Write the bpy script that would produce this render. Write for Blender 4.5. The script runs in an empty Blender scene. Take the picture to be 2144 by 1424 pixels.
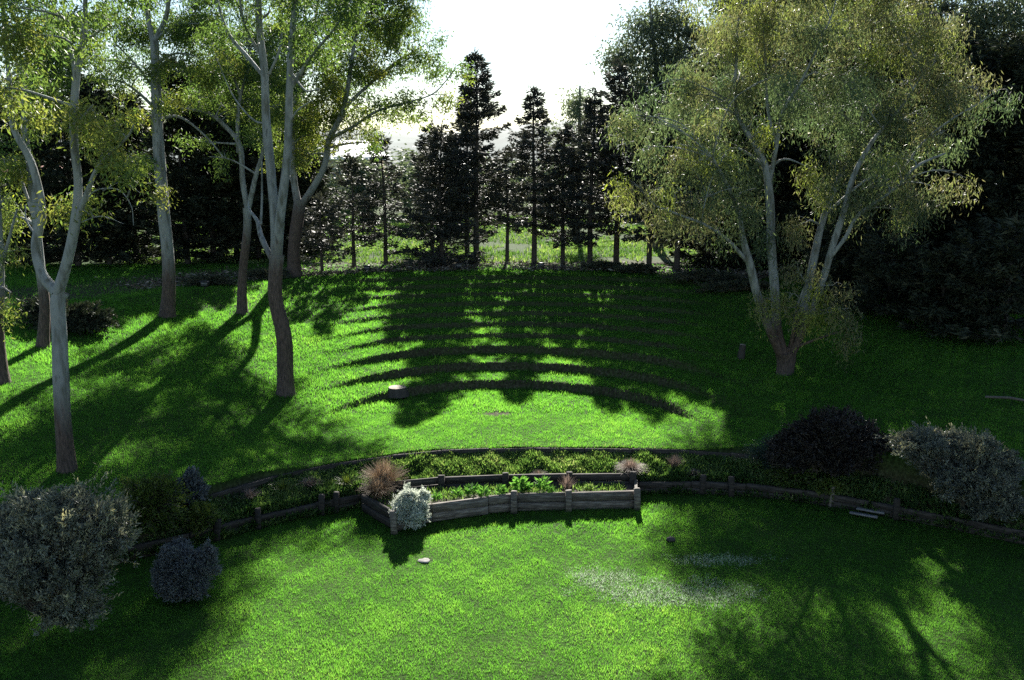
import bpy, math
import numpy as np
from math import radians, sin, cos, tan, pi, atan2

rng = np.random.default_rng(11)
scene = bpy.context.scene
col = scene.collection
A = np.array

# ------------------------------------------------------------------ camera
F = 1857.0; PITCH = radians(11.6); CAMZ = 8.0
cp, sp = cos(PITCH), sin(PITCH)
cam = bpy.data.cameras.new('camera'); co = bpy.data.objects.new('camera', cam); col.objects.link(co)
cam.sensor_width = 36; cam.lens = 36 * F / 2144; cam.clip_end = 3000
co.location = (0, 0, CAMZ); co.rotation_euler = (pi / 2 - PITCH, 0, 0)
scene.camera = co

def ray(px, py):
    return A([(px - 1072) / F, cp + (712 - py) / F * sp, -sp + (712 - py) / F * cp])

def at(px, py, Y):
    d = ray(px, py)
    return A([0, 0, CAMZ]) + d * (Y / d[1])

def ppm(Y):            # photo pixels per metre at depth Y
    return F / (Y * 1.02)

# ------------------------------------------------------------------ terrain
def onflat(px, py, z):
    d = ray(px, py); return A([0, 0, CAMZ]) + d * ((z - CAMZ) / d[2])

R1P = [onflat(x, y, 0.0) for x, y in ((-260, 1330), (60, 1240), (250, 1178), (460, 1128), (545, 1104), (680, 1074), (760, 1058))]
R1P += [A([-2.2, 20.1, 0]), A([0.2, 20.35, 0]), A([3.0, 20.4, 0])]
R1P += [onflat(x, y, 0.0) for x, y in ((1468, 1031), (1600, 1040), (1738, 1058), (1870, 1083), (2144, 1140), (2400, 1200))]
R1P = A(R1P)
R2P = A([onflat(x, y, 0.8) for x, y in ((-260, 1230), (60, 1140), (300, 1078), (440, 1034), (540, 1001), (700, 969), (870, 943), (1080, 936), (1300, 937), (1450, 941), (1560, 949), (1750, 972), (2144, 1050), (2400, 1110))])

def r1(X): return np.interp(X, R1P[:, 0], R1P[:, 1])
def r2(X): return np.interp(X, R2P[:, 0], R2P[:, 1])
def sstep(a, b, x):
    t = np.clip((x - a) / (b - a), 0, 1); return t * t * (3 - 2 * t)

def wob(X, Y, s=1.0, o=0.0):
    X = X * s + o; Y = Y * s - o
    return (np.sin(X * 1.3 + 1.7 * np.sin(Y * .7)) + np.sin(Y * 1.1 + 1.3 * np.sin(X * .9 + 2)) + .6 * np.sin(2.3 * X + 1.9 * Y + np.sin(3.1 * Y)) + .4 * np.sin(4.1 * X - 3.3 * Y)) / 3.0

BX, BY, R0, TRD, RIS, NST = -0.2, 21.8, 5.5, 1.27, 0.2115, 10
def hgt(X, Y):
    X = np.asarray(X, float); Y = np.asarray(Y, float)
    a, b = r1(X), r2(X)
    t = np.clip((Y - a) / np.maximum(b - a, .2), 0, 1)
    bed = .30 + .36 * t
    r = np.hypot(X - BX, Y - BY); ang = np.abs(np.arctan2(X - BX, Y - BY))
    r = r + .05 * wob(X, Y, .6)
    k = np.clip((r - R0) / TRD, -1, NST)
    fl = np.floor(k); fr = k - fl
    wid = .085 + .016 * np.clip(fl, 0, 9)
    up = np.clip(fl + sstep(0, 1, np.clip(fr / wid, 0, 1)) * .93 + fr * .07, 0, NST)
    st = np.where(k < 0, 0, np.interp(up, [0, 3, NST], [0, .86, RIS * NST]))
    sm = RIS * np.clip(k + .5, 0, NST)
    lim = 3.6 + .27 * np.clip(k, 0, 9); w = 1 - sstep(lim, lim + 3.2, np.abs(X - .5)); w = w * sstep(22.9, 24.6, Y)
    bowl = (st * w + sm * (1 - w)) * sstep(14.5, 23, Y)
    upper = .8 + bowl
    z = np.where(Y < a, 0.0, np.where(Y < b, bed, upper))
    z = np.where((Y >= a) & (Y < a + .10), .30 * (Y - a) / .10, z)
    z = z + .02 * wob(X, Y, .8, 1.0) + .012 * wob(X, Y, 2.3)
    far = np.clip((np.hypot(X, Y) - 50) / 60, 0, 3)
    return z + .25 * far * wob(X, Y, .06) + np.where(Y > 46, .35 * sstep(46, 62, Y) * (1 + wob(X, Y, .3)), 0)

def ground(px, py):
    d = ray(px, py); t = 8.0
    o = A([0, 0, CAMZ])
    while t < 400:
        p = o + d * t
        if p[2] < hgt(p[0], p[1]): break
        t += .04
    p[2] = float(hgt(p[0], p[1])); return p

# ------------------------------------------------------------------ mesh helpers
def mesh(name, V, Fc, mat, parent=None, tone=None, smooth=False, extra=None):
    V = np.ascontiguousarray(V, np.float32); Fc = np.ascontiguousarray(Fc, np.int32)
    me = bpy.data.meshes.new(name)
    me.vertices.add(len(V)); me.vertices.foreach_set('co', V.ravel())
    me.loops.add(Fc.size); me.loops.foreach_set('vertex_index', Fc.ravel())
    me.polygons.add(len(Fc)); me.polygons.foreach_set('loop_start', np.arange(0, Fc.size, Fc.shape[1], dtype=np.int32))
    me.update(calc_edges=True)
    if tone is not None:
        me.attributes.new('tone', 'FLOAT', 'POINT').data.foreach_set('value', np.ascontiguousarray(tone, np.float32))
    for kx, v in (extra or {}).items():
        me.attributes.new(kx, 'FLOAT', 'POINT').data.foreach_set('value', np.ascontiguousarray(v, np.float32))
    if smooth: me.polygons.foreach_set('use_smooth', np.ones(len(Fc), bool))
    me.materials.append(mat)
    o = bpy.data.objects.new(name, me); col.objects.link(o)
    if parent is not None: o.parent = parent
    return o

def tag(o, label=None, cat=None, group=None, kind=None):
    if label: o['label'] = label
    if cat: o['category'] = cat
    if group: o['group'] = group
    if kind: o['kind'] = kind
    return o

def thing(name, label, cat, loc, group=None):
    o = bpy.data.objects.new(name, None); col.objects.link(o); o.location = tuple(float(v) for v in loc)
    o.empty_display_size = .2
    return tag(o, label, cat, group)

class MB:
    def __init__(s): s.V = []; s.F = []; s.T = []; s.n = 0
    def add(s, V, Fc, tone=0.5):
        s.V.append(V); s.F.append(np.asarray(Fc) + s.n); s.n += len(V)
        s.T.append(np.full(len(V), tone, float) if np.isscalar(tone) else np.asarray(tone, float))
    def box(s, c, size, rz=0.0, tone=.5, jit=0.0, bev=.012):
        # chamfered box (three stacked rings at each end give a softened edge)
        hx, hy, hz = A(size) / 2; b = min(bev, hx * .6, hy * .6, hz * .6)
        prof = [(-hz, b), (-hz + b, 0), (hz - b, 0), (hz, b)]
        V = []
        for z, i in prof:
            x, y = hx - i, hy - i; e = b * .9
            V += [(-x + e, -y, z), (x - e, -y, z), (x, -y + e, z), (x, y - e, z), (x - e, y, z), (-x + e, y, z), (-x, y - e, z), (-x, -y + e, z)]
        V = A(V)
        if jit: V = V + rng.normal(0, jit, V.shape)
        Fc = []
        for k in range(3):
            for i in range(8):
                j = (i + 1) % 8; Fc.append((k * 8 + i, k * 8 + j, k * 8 + 8 + j, k * 8 + 8 + i))
        for k, rev in ((0, True), (24, False)):
            for q in ((0, 1, 2, 3), (0, 3, 4, 7), (4, 5, 6, 7)):
                f = [k + v for v in q]; Fc.append(tuple(f[::-1] if rev else f))
        cz, sz = cos(rz), sin(rz)
        W = np.stack([V[:, 0] * cz - V[:, 1] * sz, V[:, 0] * sz + V[:, 1] * cz, V[:, 2]], 1) + A(c)
        s.add(W, Fc, tone)
    def build(s, name, mat, parent=None, smooth=False, org=None):
        V = np.concatenate(s.V)
        if org is not None: V = V - A(org)
        return mesh(name, V, np.concatenate(s.F), mat, parent, np.concatenate(s.T), smooth)

def spline(P, n):
    P = np.asarray(P, float)
    if len(P) < 3:
        t = np.linspace(0, 1, n)[:, None]; return P[0] * (1 - t) + P[-1] * t
    Q = np.vstack([2 * P[0] - P[1], P, 2 * P[-1] - P[-2]]); out = []
    u = np.linspace(0, len(P) - 1 - 1e-6, n)
    for x in u:
        i = int(x); f = x - i; a, b, c, d = Q[i], Q[i + 1], Q[i + 2], Q[i + 3]
        out.append(.5 * (2 * b + (c - a) * f + (2 * a - 5 * b + 4 * c - d) * f * f + (3 * b - a - 3 * c + d) * f ** 3))
    return A(out)

def tube(P, R, sides=6, lump=0.0):
    P = np.asarray(P, float); R = np.asarray(R, float)
    T = np.gradient(P, axis=0); T /= np.linalg.norm(T, axis=1)[:, None] + 1e-9
    m = T.mean(0); ref = np.eye(3)[np.argmin(np.abs(m))]
    U = np.cross(T, ref); U /= np.linalg.norm(U, axis=1)[:, None] + 1e-9
    W = np.cross(T, U)
    a = np.linspace(0, 2 * pi, sides, endpoint=False)
    rr = R[:, None] * np.ones(sides)[None]
    if lump:
        ph = rng.uniform(0, 6, 4); s = np.cumsum(np.r_[0, np.linalg.norm(np.diff(P, axis=0), axis=1)])[:, None]
        rr = rr * (1 + lump * (np.sin(2 * a[None] + ph[0] + s * .9) + .7 * np.sin(3 * a[None] + ph[1] - s * 1.7) + .5 * np.sin(s * 3.1 + ph[2]) + .4 * np.sin(5 * a[None] + s * 4 + ph[3])))
    V = P[:, None] + rr[..., None] * (U[:, None] * np.cos(a)[None, :, None] + W[:, None] * np.sin(a)[None, :, None])
    n = len(P); i = np.arange(n - 1)[:, None]; j = np.arange(sides)[None]; j2 = (j + 1) % sides
    Fc = np.stack(np.broadcast_arrays(i * sides + j, i * sides + j2, (i + 1) * sides + j2, (i + 1) * sides + j), -1).reshape(-1, 4)
    return V.reshape(-1, 3), Fc

def norm(v): return v / (np.linalg.norm(v, axis=-1, keepdims=True) + 1e-9)

def leafquads(P, D, L, W, bend=0.0):
    n = len(P); D = norm(D)
    S = norm(np.cross(D, rng.normal(size=(n, 3)))); N = np.cross(D, S)
    L = np.broadcast_to(L, n)[:, None]; W = np.broadcast_to(W, n)[:, None]
    mid = P + D * L * .45 + N * (L * bend)
    V = np.stack([P, mid + S * W / 2, P + D * L, mid - S * W / 2], 1).reshape(-1, 3)
    return V, np.arange(4 * n).reshape(n, 4)

# ------------------------------------------------------------------ materials
def newmat(name):
    m = bpy.data.materials.new(name); m.use_nodes = True
    nt = m.node_tree; nt.nodes.clear()
    return m, nt.nodes, nt.links

def ramp(N, stops, interp='LINEAR'):
    r = N.new('ShaderNodeValToRGB'); cr = r.color_ramp; cr.interpolation = interp
    while len(cr.elements) < len(stops): cr.elements.new(.5)
    for e, (p, c) in zip(cr.elements, stops): e.position = p; e.color = (*c, 1)
    return r

def leafmat(name, stops, trans=.45, tgain=(1.5, 1.6, .7), rough=.45, spec=.35):
    m, N, L = newmat(name)
    at_ = N.new('ShaderNodeAttribute'); at_.attribute_name = 'tone'
    r = ramp(N, stops); L.new(at_.outputs['Fac'], r.inputs[0])
    b = N.new('ShaderNodeBsdfPrincipled'); b.inputs['Roughness'].default_value = rough
    b.inputs['Specular IOR Level'].default_value = spec
    L.new(r.outputs[0], b.inputs['Base Color'])
    mu = N.new('ShaderNodeMix'); mu.data_type = 'RGBA'; mu.blend_type = 'MULTIPLY'; mu.inputs['Factor'].default_value = 1
    L.new(r.outputs[0], mu.inputs[6]); mu.inputs[7].default_value = (*tgain, 1)
    t = N.new('ShaderNodeBsdfTranslucent'); L.new(mu.outputs[2], t.inputs['Color'])
    mx = N.new('ShaderNodeMixShader'); mx.inputs[0].default_value = trans
    L.new(b.outputs[0], mx.inputs[1]); L.new(t.outputs[0], mx.inputs[2])
    o = N.new('ShaderNodeOutputMaterial'); L.new(mx.outputs[0], o.inputs[0])
    return m

def barkmat(name, pale, tan_, dark, stock, bump=.5):
    m, N, L = newmat(name)
    tc = N.new('ShaderNodeTexCoord')
    mp = N.new('ShaderNodeMapping'); mp.inputs['Scale'].default_value = (5, 5, 1.1); L.new(tc.outputs['Object'], mp.inputs[0])
    n1 = N.new('ShaderNodeTexNoise'); n1.inputs['Scale'].default_value = 1.4; n1.inputs['Detail'].default_value = 6; L.new(mp.outputs[0], n1.inputs['Vector'])
    r1_ = ramp(N, [(.34, tan_), (.45, tuple(c * .8 for c in pale)), (.5, pale), (.62, tuple(c * 1.15 for c in pale)), (.68, tuple(c * .55 for c in pale))]); L.new(n1.outputs['Fac'], r1_.inputs[0])
    mp2 = N.new('ShaderNodeMapping'); mp2.inputs['Scale'].default_value = (22, 22, 4); L.new(tc.outputs['Object'], mp2.inputs[0])
    n2 = N.new('ShaderNodeTexNoise'); n2.inputs['Scale'].default_value = 1.5; n2.inputs['Detail'].default_value = 7; L.new(mp2.outputs[0], n2.inputs['Vector'])
    r2_ = ramp(N, [(.3, tuple(c * .35 for c in dark)), (.5, dark), (.72, tuple(c * 1.9 for c in dark))]); L.new(n2.outputs['Fac'], r2_.inputs[0])
    sx = N.new('ShaderNodeSeparateXYZ'); L.new(tc.outputs['Object'], sx.inputs[0])
    ad = N.new('ShaderNodeMath'); ad.operation = 'MULTIPLY_ADD'; L.new(n1.outputs['Fac'], ad.inputs[0]); ad.inputs[1].default_value = -2.2; L.new(sx.outputs['Z'], ad.inputs[2])
    mr = N.new('ShaderNodeMapRange'); mr.interpolation_type = 'SMOOTHSTEP'
    mr.inputs[1].default_value = stock - 1.9; mr.inputs[2].default_value = stock - .5; L.new(ad.outputs[0], mr.inputs[0])
    mx = N.new('ShaderNodeMix'); mx.data_type = 'RGBA'; L.new(mr.outputs[0], mx.inputs['Factor']); L.new(r2_.outputs[0], mx.inputs[6]); L.new(r1_.outputs[0], mx.inputs[7])
    b = N.new('ShaderNodeBsdfPrincipled'); b.inputs['Roughness'].default_value = .75; L.new(mx.outputs[2], b.inputs['Base Color'])
    bp = N.new('ShaderNodeBump'); bp.inputs['Strength'].default_value = bump; bp.inputs['Distance'].default_value = .04; L.new(n2.outputs['Fac'], bp.inputs['Height']); L.new(bp.outputs[0], b.inputs['Normal'])
    o = N.new('ShaderNodeOutputMaterial'); L.new(b.outputs[0], o.inputs[0])
    return m

def woodmat(name, c1, c2, c3):
    m, N, L = newmat(name)
    tc = N.new('ShaderNodeTexCoord'); mp = N.new('ShaderNodeMapping'); mp.inputs['Scale'].default_value = (3, 30, 30); L.new(tc.outputs['Object'], mp.inputs[0])
    n = N.new('ShaderNodeTexNoise'); n.inputs['Scale'].default_value = 1; n.inputs['Detail'].default_value = 8; n.inputs['Distortion'].default_value = .6; L.new(mp.outputs[0], n.inputs['Vector'])
    n3 = N.new('ShaderNodeTexNoise'); n3.inputs['Scale'].default_value = 2.2; n3.inputs['Detail'].default_value = 4; L.new(tc.outputs['Object'], n3.inputs['Vector'])
    r = ramp(N, [(.3, c1), (.5, c2), (.7, c3)]); L.new(n.outputs['Fac'], r.inputs[0])
    at_ = N.new('ShaderNodeAttribute'); at_.attribute_name = 'tone'
    ma = N.new('ShaderNodeMath'); ma.operation = 'MULTIPLY_ADD'; L.new(n3.outputs['Fac'], ma.inputs[0]); ma.inputs[1].default_value = .9; L.new(at_.outputs['Fac'], ma.inputs[2])
    mu = N.new('ShaderNodeMix'); mu.data_type = 'RGBA'; mu.blend_type = 'MULTIPLY'; mu.inputs['Factor'].default_value = 1
    L.new(r.outputs[0], mu.inputs[6]); L.new(ma.outputs[0], mu.inputs[7])
    b = N.new('ShaderNodeBsdfPrincipled'); b.inputs['Roughness'].default_value = .85; L.new(mu.outputs[2], b.inputs['Base Color'])
    bp = N.new('ShaderNodeBump'); bp.inputs['Strength'].default_value = .6; bp.inputs['Distance'].default_value = .02; L.new(n.outputs['Fac'], bp.inputs['Height']); L.new(bp.outputs[0], b.inputs['Normal'])
    o = N.new('ShaderNodeOutputMaterial'); L.new(b.outputs[0], o.inputs[0])
    return m

def plain(name, c, rough=.7, nscale=6, amt=.25, bump=.15, metal=0):
    m, N, L = newmat(name)
    tc = N.new('ShaderNodeTexCoord'); n = N.new('ShaderNodeTexNoise'); n.inputs['Scale'].default_value = nscale; n.inputs['Detail'].default_value = 6
    L.new(tc.outputs['Object'], n.inputs['Vector'])
    r = ramp(N, [(.3, tuple(x * (1 - amt) for x in c)), (.7, tuple(min(1, x * (1 + amt)) for x in c))]); L.new(n.outputs['Fac'], r.inputs[0])
    b = N.new('ShaderNodeBsdfPrincipled'); b.inputs['Roughness'].default_value = rough; b.inputs['Metallic'].default_value = metal; L.new(r.outputs[0], b.inputs['Base Color'])
    bp = N.new('ShaderNodeBump'); bp.inputs['Strength'].default_value = bump; bp.inputs['Distance'].default_value = .03; L.new(n.outputs['Fac'], bp.inputs['Height']); L.new(bp.outputs[0], b.inputs['Normal'])
    o = N.new('ShaderNodeOutputMaterial'); L.new(b.outputs[0], o.inputs[0])
    return m

def groundmat():
    m, N, L = newmat('lawn_soil')
    g = N.new('ShaderNodeNewGeometry')
    n = N.new('ShaderNodeTexNoise'); n.inputs['Scale'].default_value = .7; n.inputs['Detail'].default_value = 8; L.new(g.outputs['Position'], n.inputs['Vector'])
    n2 = N.new('ShaderNodeTexNoise'); n2.inputs['Scale'].default_value = 14; n2.inputs['Detail'].default_value = 8; L.new(g.outputs['Position'], n2.inputs['Vector'])
    gr = ramp(N, [(.3, (.02, .042, .008)), (.5, (.032, .065, .012)), (.7, (.045, .08, .015))]); L.new(n.outputs['Fac'], gr.inputs[0])
    so = ramp(N, [(.3, (.03, .022, .015)), (.55, (.07, .055, .04)), (.75, (.13, .11, .085))]); L.new(n2.outputs['Fac'], so.inputs[0])
    fi = ramp(N, [(.35, (.55, .55, .55)), (.65, (1.3, 1.3, 1.3))]); L.new(n2.outputs['Fac'], fi.inputs[0])
    mu = N.new('ShaderNodeMix'); mu.data_type = 'RGBA'; mu.blend_type = 'MULTIPLY'; mu.inputs['Factor'].default_value = 1; L.new(gr.outputs[0], mu.inputs[6]); L.new(fi.outputs[0], mu.inputs[7])
    at_ = N.new('ShaderNodeAttribute'); at_.attribute_name = 'soil'
    mx = N.new('ShaderNodeMix'); mx.data_type = 'RGBA'; L.new(at_.outputs['Fac'], mx.inputs['Factor']); L.new(mu.outputs[2], mx.inputs[6]); L.new(so.outputs[0], mx.inputs[7])
    b = N.new('ShaderNodeBsdfPrincipled'); b.inputs['Roughness'].default_value = .95; b.inputs['Specular IOR Level'].default_value = .1; L.new(mx.outputs[2], b.inputs['Base Color'])
    bp = N.new('ShaderNodeBump'); bp.inputs['Strength'].default_value = .8; bp.inputs['Distance'].default_value = .05; L.new(n2.outputs['Fac'], bp.inputs['Height']); L.new(bp.outputs[0], b.inputs['Normal'])
    o = N.new('ShaderNodeOutputMaterial'); L.new(b.outputs[0], o.inputs[0])
    return m

M_GROUND = groundmat()
GREENGAIN = (2.25, 2.7, 1.35)
M_GRASS = leafmat('grass_blades', [(0, (.026, .068, .013)), (.3, (.052, .128, .022)), (.55, (.09, .18, .035)), (.75, (.14, .215, .048)), (1, (.22, .25, .09))], .70, GREENGAIN, .4, .3)
M_SHEENGRASS = leafmat('sheen_tinted_blades', [(0, (.26, .34, .24)), (.5, (.46, .54, .42)), (1, (.68, .74, .64))], .4, (1.1, 1.15, 1.0), .35, .5)  # pale colour stands for the glossy reflection off the lawn
M_WEED = leafmat('weed_leaves', [(0, (.035, .08, .025)), (.5, (.12, .20, .06)), (.8, (.23, .30, .11)), (1, (.40, .39, .25))], .5, (1.25, 1.4, .7), .5)
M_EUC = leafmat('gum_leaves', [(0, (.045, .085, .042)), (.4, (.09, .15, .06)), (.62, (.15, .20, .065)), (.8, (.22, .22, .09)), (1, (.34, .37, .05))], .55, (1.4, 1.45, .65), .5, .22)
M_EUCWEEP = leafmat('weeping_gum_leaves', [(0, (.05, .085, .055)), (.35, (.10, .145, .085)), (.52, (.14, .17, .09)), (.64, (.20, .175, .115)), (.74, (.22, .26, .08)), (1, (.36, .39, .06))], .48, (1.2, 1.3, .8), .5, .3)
M_EUCFAR = leafmat('grey_gum_leaves', [(0, (.07, .10, .07)), (.5, (.12, .155, .11)), (1, (.18, .21, .11))], .4, (1.3, 1.3, .8), .5, .22)
M_CON = leafmat('conifer_needles', [(0, (.032, .040, .038)), (.5, (.06, .066, .06)), (1, (.10, .10, .086))], .15, (1.2, 1.2, .8), .6, .25)
M_DARK = leafmat('dark_evergreen_leaves', [(0, (.022, .03, .022)), (.6, (.045, .058, .04)), (1, (.09, .095, .065))], .12, (1.2, 1.2, .7), .65, .1)
M_GREY = leafmat('grey_shrub_leaves', [(0, (.09, .105, .09)), (.5, (.21, .23, .19)), (.8, (.36, .36, .25)), (1, (.5, .48, .30))], .35, (1.2, 1.15, .8), .45, .5)  # pale warm upper stops paint sunlit edges into the leaf colour
M_SLATE = leafmat('slate_shrub_leaves', [(0, (.06, .07, .075)), (1, (.18, .20, .21))], .2, (1, 1.05, 1), .5, .4)
M_SILVER = leafmat('silver_leaves', [(0, (.28, .33, .28)), (.5, (.58, .62, .55)), (1, (.8, .82, .76))], .4, (1, 1, .9), .6, .3)
M_OLIVE = leafmat('olive_bush_leaves', [(0, (.045, .08, .02)), (.6, (.11, .16, .035)), (1, (.20, .24, .06))], .4, (1.4, 1.4, .6))
M_PURPLE = leafmat('dark_purple_leaves', [(0, (.016, .015, .013)), (1, (.042, .036, .032))], .15, (1.3, 1, 1))
M_DRY = leafmat('dry_grass_stems', [(0, (.15, .105, .065)), (.5, (.39, .285, .19)), (1, (.62, .50, .36))], .4, (1.1, 1, .9), .6, .2)
M_DRYGREY = leafmat('faded_grass_stems', [(0, (.13, .10, .085)), (1, (.38, .30, .26))], .35, (1.1, 1, .9), .6, .2)
M_BLUEGRASS = leafmat('bluish_grass_blades', [(0, (.03, .055, .045)), (1, (.09, .14, .115))], .4, (1.1, 1.2, .9))
M_LUSH = leafmat('lush_leaves', [(0, (.05, .13, .03)), (1, (.15, .30, .08))], .5, (1.3, 1.5, .7), .35)
M_LITTER = leafmat('leaf_litter_flakes', [(0, (.05, .04, .03)), (.7, (.15, .125, .10)), (1, (.38, .35, .30))], .1, (1, 1, 1), .7, .2)
M_BARK = {}
def bark(stock):
    k = round(stock, 1)
    if k not in M_BARK:
        M_BARK[k] = barkmat('gum_bark_%d' % (len(M_BARK) + 1), (.24, .255, .25), (.11, .115, .095), (.075, .052, .042), stock)
    return M_BARK[k]
M_DARKBARK = barkmat('dark_bark', (.05, .042, .036), (.035, .028, .024), (.045, .036, .03), -5, .8)
M_CONBARK = barkmat('conifer_bark', (.06, .052, .046), (.04, .032, .028), (.06, .05, .04), -5, .8)
M_TWIG = plain('twig_bark', (.10, .085, .07), .8)
M_TWIGPALE = plain('pale_twig_bark', (.26, .25, .23), .7)
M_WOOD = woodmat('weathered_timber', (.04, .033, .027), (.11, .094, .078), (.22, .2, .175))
M_DARKWOOD = woodmat('dark_timber', (.014, .011, .009), (.035, .029, .025), (.075, .064, .056))  # darker brown variant of the timber
M_SOIL = plain('planter_soil', (.045, .034, .025), .95, 18, .6, .8)

# ------------------------------------------------------------------ world and sun
SUN_EL, SUN_AZ = radians(30.2), radians(3.0)      # azimuth measured from +Y towards +X
w = bpy.data.worlds.new('World'); scene.world = w; w.use_nodes = True
nt = w.node_tree; bg = nt.nodes['Background']
sky = nt.nodes.new('ShaderNodeTexSky'); sky.sky_type = 'NISHITA'; sky.sun_disc = False
sky.sun_elevation = SUN_EL; sky.sun_rotation = SUN_AZ; sky.air_density = 1.0; sky.dust_density = 0.15
nt.links.new(sky.outputs[0], bg.inputs['Color']); bg.inputs['Strength'].default_value = .05
sd = bpy.data.lights.new('sun', 'SUN'); sd.energy = 5.0; sd.angle = radians(.5); sd.color = (1, .95, .86)
so_ = bpy.data.objects.new('sun', sd); col.objects.link(so_)
S = A([sin(SUN_AZ) * cos(SUN_EL), cos(SUN_AZ) * cos(SUN_EL), sin(SUN_EL)])
import mathutils
so_.rotation_euler = mathutils.Vector(-S).to_track_quat('-Z', 'Y').to_euler(); so_.location = (0, 30, 40)
scene.view_settings.view_transform = 'Standard'; scene.view_settings.look = 'None'; scene.view_settings.exposure = 1.7

# ------------------------------------------------------------------ ground sheet
xs = np.unique(np.concatenate([np.linspace(-600, -60, 28), np.linspace(-60, -16, 60), np.arange(-16, 16.01, .11), np.linspace(16, 60, 60), np.linspace(60, 600, 28)]))
ys = np.unique(np.concatenate([np.linspace(-120, 8, 20), np.linspace(8, 15, 30), np.arange(15, 43, .09), np.linspace(43, 90, 90), np.linspace(90, 900, 50)]))
GX, GY = np.meshgrid(xs, ys); GZ = hgt(GX, GY)
BARE = onflat(1035, 868, .8)
def riser(X, Y):
    r = np.hypot(X - BX, Y - BY) + .05 * wob(X, Y, .6); k = (r - R0) / TRD; fr = k - np.floor(k)
    return ((k > -.02) & (k < NST - .1) & (fr < .12 + .012 * k) & (Y > 20)) * sstep(22.9, 24.6, Y) * (1 - sstep(3.6 + .27 * k, 5.8 + .27 * k, np.abs(X - .5))) * np.clip(1 - .055 * k, .2, 1)
def soilmask(X, Y):
    a, b = r1(X), r2(X)
    s = ((Y > a) & (Y < b)) * .85
    r = np.hypot(X - BX, Y - BY)
    s = np.maximum(s, sstep(18.6, 19.6, r + .6 * wob(X, Y, .9)) * sstep(24.5, 22.5, r + .8 * wob(X, Y, .5)) * (Y > 30) * .6)
    s = np.maximum(s, .8 * sstep(1, .4, np.hypot((X - BARE[0]) / .55, (Y - BARE[1]) / .28) + .3 * wob(X, Y, 5)))
    return np.maximum(s, .75 * riser(X, Y))
nx, ny = len(xs), len(ys)
I = np.arange(nx * ny).reshape(ny, nx)
quads = np.stack([I[:-1, :-1], I[:-1, 1:], I[1:, 1:], I[1:, :-1]], -1).reshape(-1, 4)
g = mesh('ground', np.stack([GX, GY, GZ], -1).reshape(-1, 3), quads, M_GROUND, smooth=True, extra={'soil': soilmask(GX, GY).ravel()})
tag(g, kind='structure')

# distant ridge
hx = np.linspace(-700, 700, 120); hy = A([420, 460, 520, 600, 700])
HX, HY = np.meshgrid(hx, hy); HZ = A([0, 10, 20, 24, 20])[:, None] * (1 + .35 * wob(HX, HY * 0, .012)) + 2
I2 = np.arange(HX.size).reshape(HX.shape)
hl = mesh('hills', np.stack([HX, HY, HZ], -1).reshape(-1, 3), np.stack([I2[:-1, :-1], I2[:-1, 1:], I2[1:, 1:], I2[1:, :-1]], -1).reshape(-1, 4), plain('hill_scrub', (.12, .15, .14), .95, .05, .3), smooth=True)
tag(hl, kind='structure')

# ------------------------------------------------------------------ grass blades
PLX0, PLX1 = -2.75, 2.95
def grass(name, N, box, hr, wr, tilt, tone0=.0, keep=None, mat=M_GRASS):
    x0, x1, y0, y1 = box
    X = rng.uniform(x0, x1, N); Y = rng.uniform(y0, y1, N)
    k = np.abs(X) < Y * .62 + 2.0
    if keep is not None: k &= keep(X, Y)
    X, Y = X[k], Y[k]; n = len(X)
    Z = hgt(X, Y) - .01
    pat = .5 + .30 * wob(X, Y, 1.1, 3) + .28 * wob(X, Y, 3.7, 1) + .26 * wob(X, Y, 9.0, 5) + .2 * wob(X, Y, 19.0, 7)
    h = rng.uniform(*hr, n) * np.clip(.62 + .75 * pat, .4, 1.7); wd = rng.uniform(*wr, n)
    th = rng.uniform(0, 2 * pi, n); lean = np.abs(rng.normal(0, tilt, n)); la = rng.uniform(0, 2 * pi, n)
    B = np.stack([X, Y, Z], 1); s = np.stack([np.cos(th), np.sin(th), 0 * th], 1) * wd[:, None] / 2
    tip = B + np.stack([np.cos(la) * lean * h, np.sin(la) * lean * h, h], 1)
    V = np.stack([B - s, B + s, tip], 1).reshape(-1, 3)
    tone = np.clip(.34 + .42 * (pat - .5) + rng.normal(0, .055, n) + tone0, 0, .84)
    # paler, greyer blades on the lower lawn put its glossy sheen into their colour
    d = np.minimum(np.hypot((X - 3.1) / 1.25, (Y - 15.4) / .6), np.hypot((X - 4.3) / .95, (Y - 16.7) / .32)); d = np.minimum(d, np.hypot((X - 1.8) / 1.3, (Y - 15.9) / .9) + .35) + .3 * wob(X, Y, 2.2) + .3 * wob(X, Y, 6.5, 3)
    in_sheen = (rng.random(n) < np.clip(1.2 - d, 0, .65)) & (Y < 19)
    yel = (wob(X, Y, .75, 8) > .35) & (rng.random(n) < .3) & ~in_sheen
    tone = np.where(yel, np.clip(tone + .22, 0, .84), tone)
    if np.any(in_sheen): SV.append(V.reshape(n, 3, 3)[in_sheen].reshape(-1, 3)); V = V.reshape(n, 3, 3)[~in_sheen].reshape(-1, 3); tone = tone[~in_sheen]
    return V, np.repeat(tone, 3)

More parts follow.
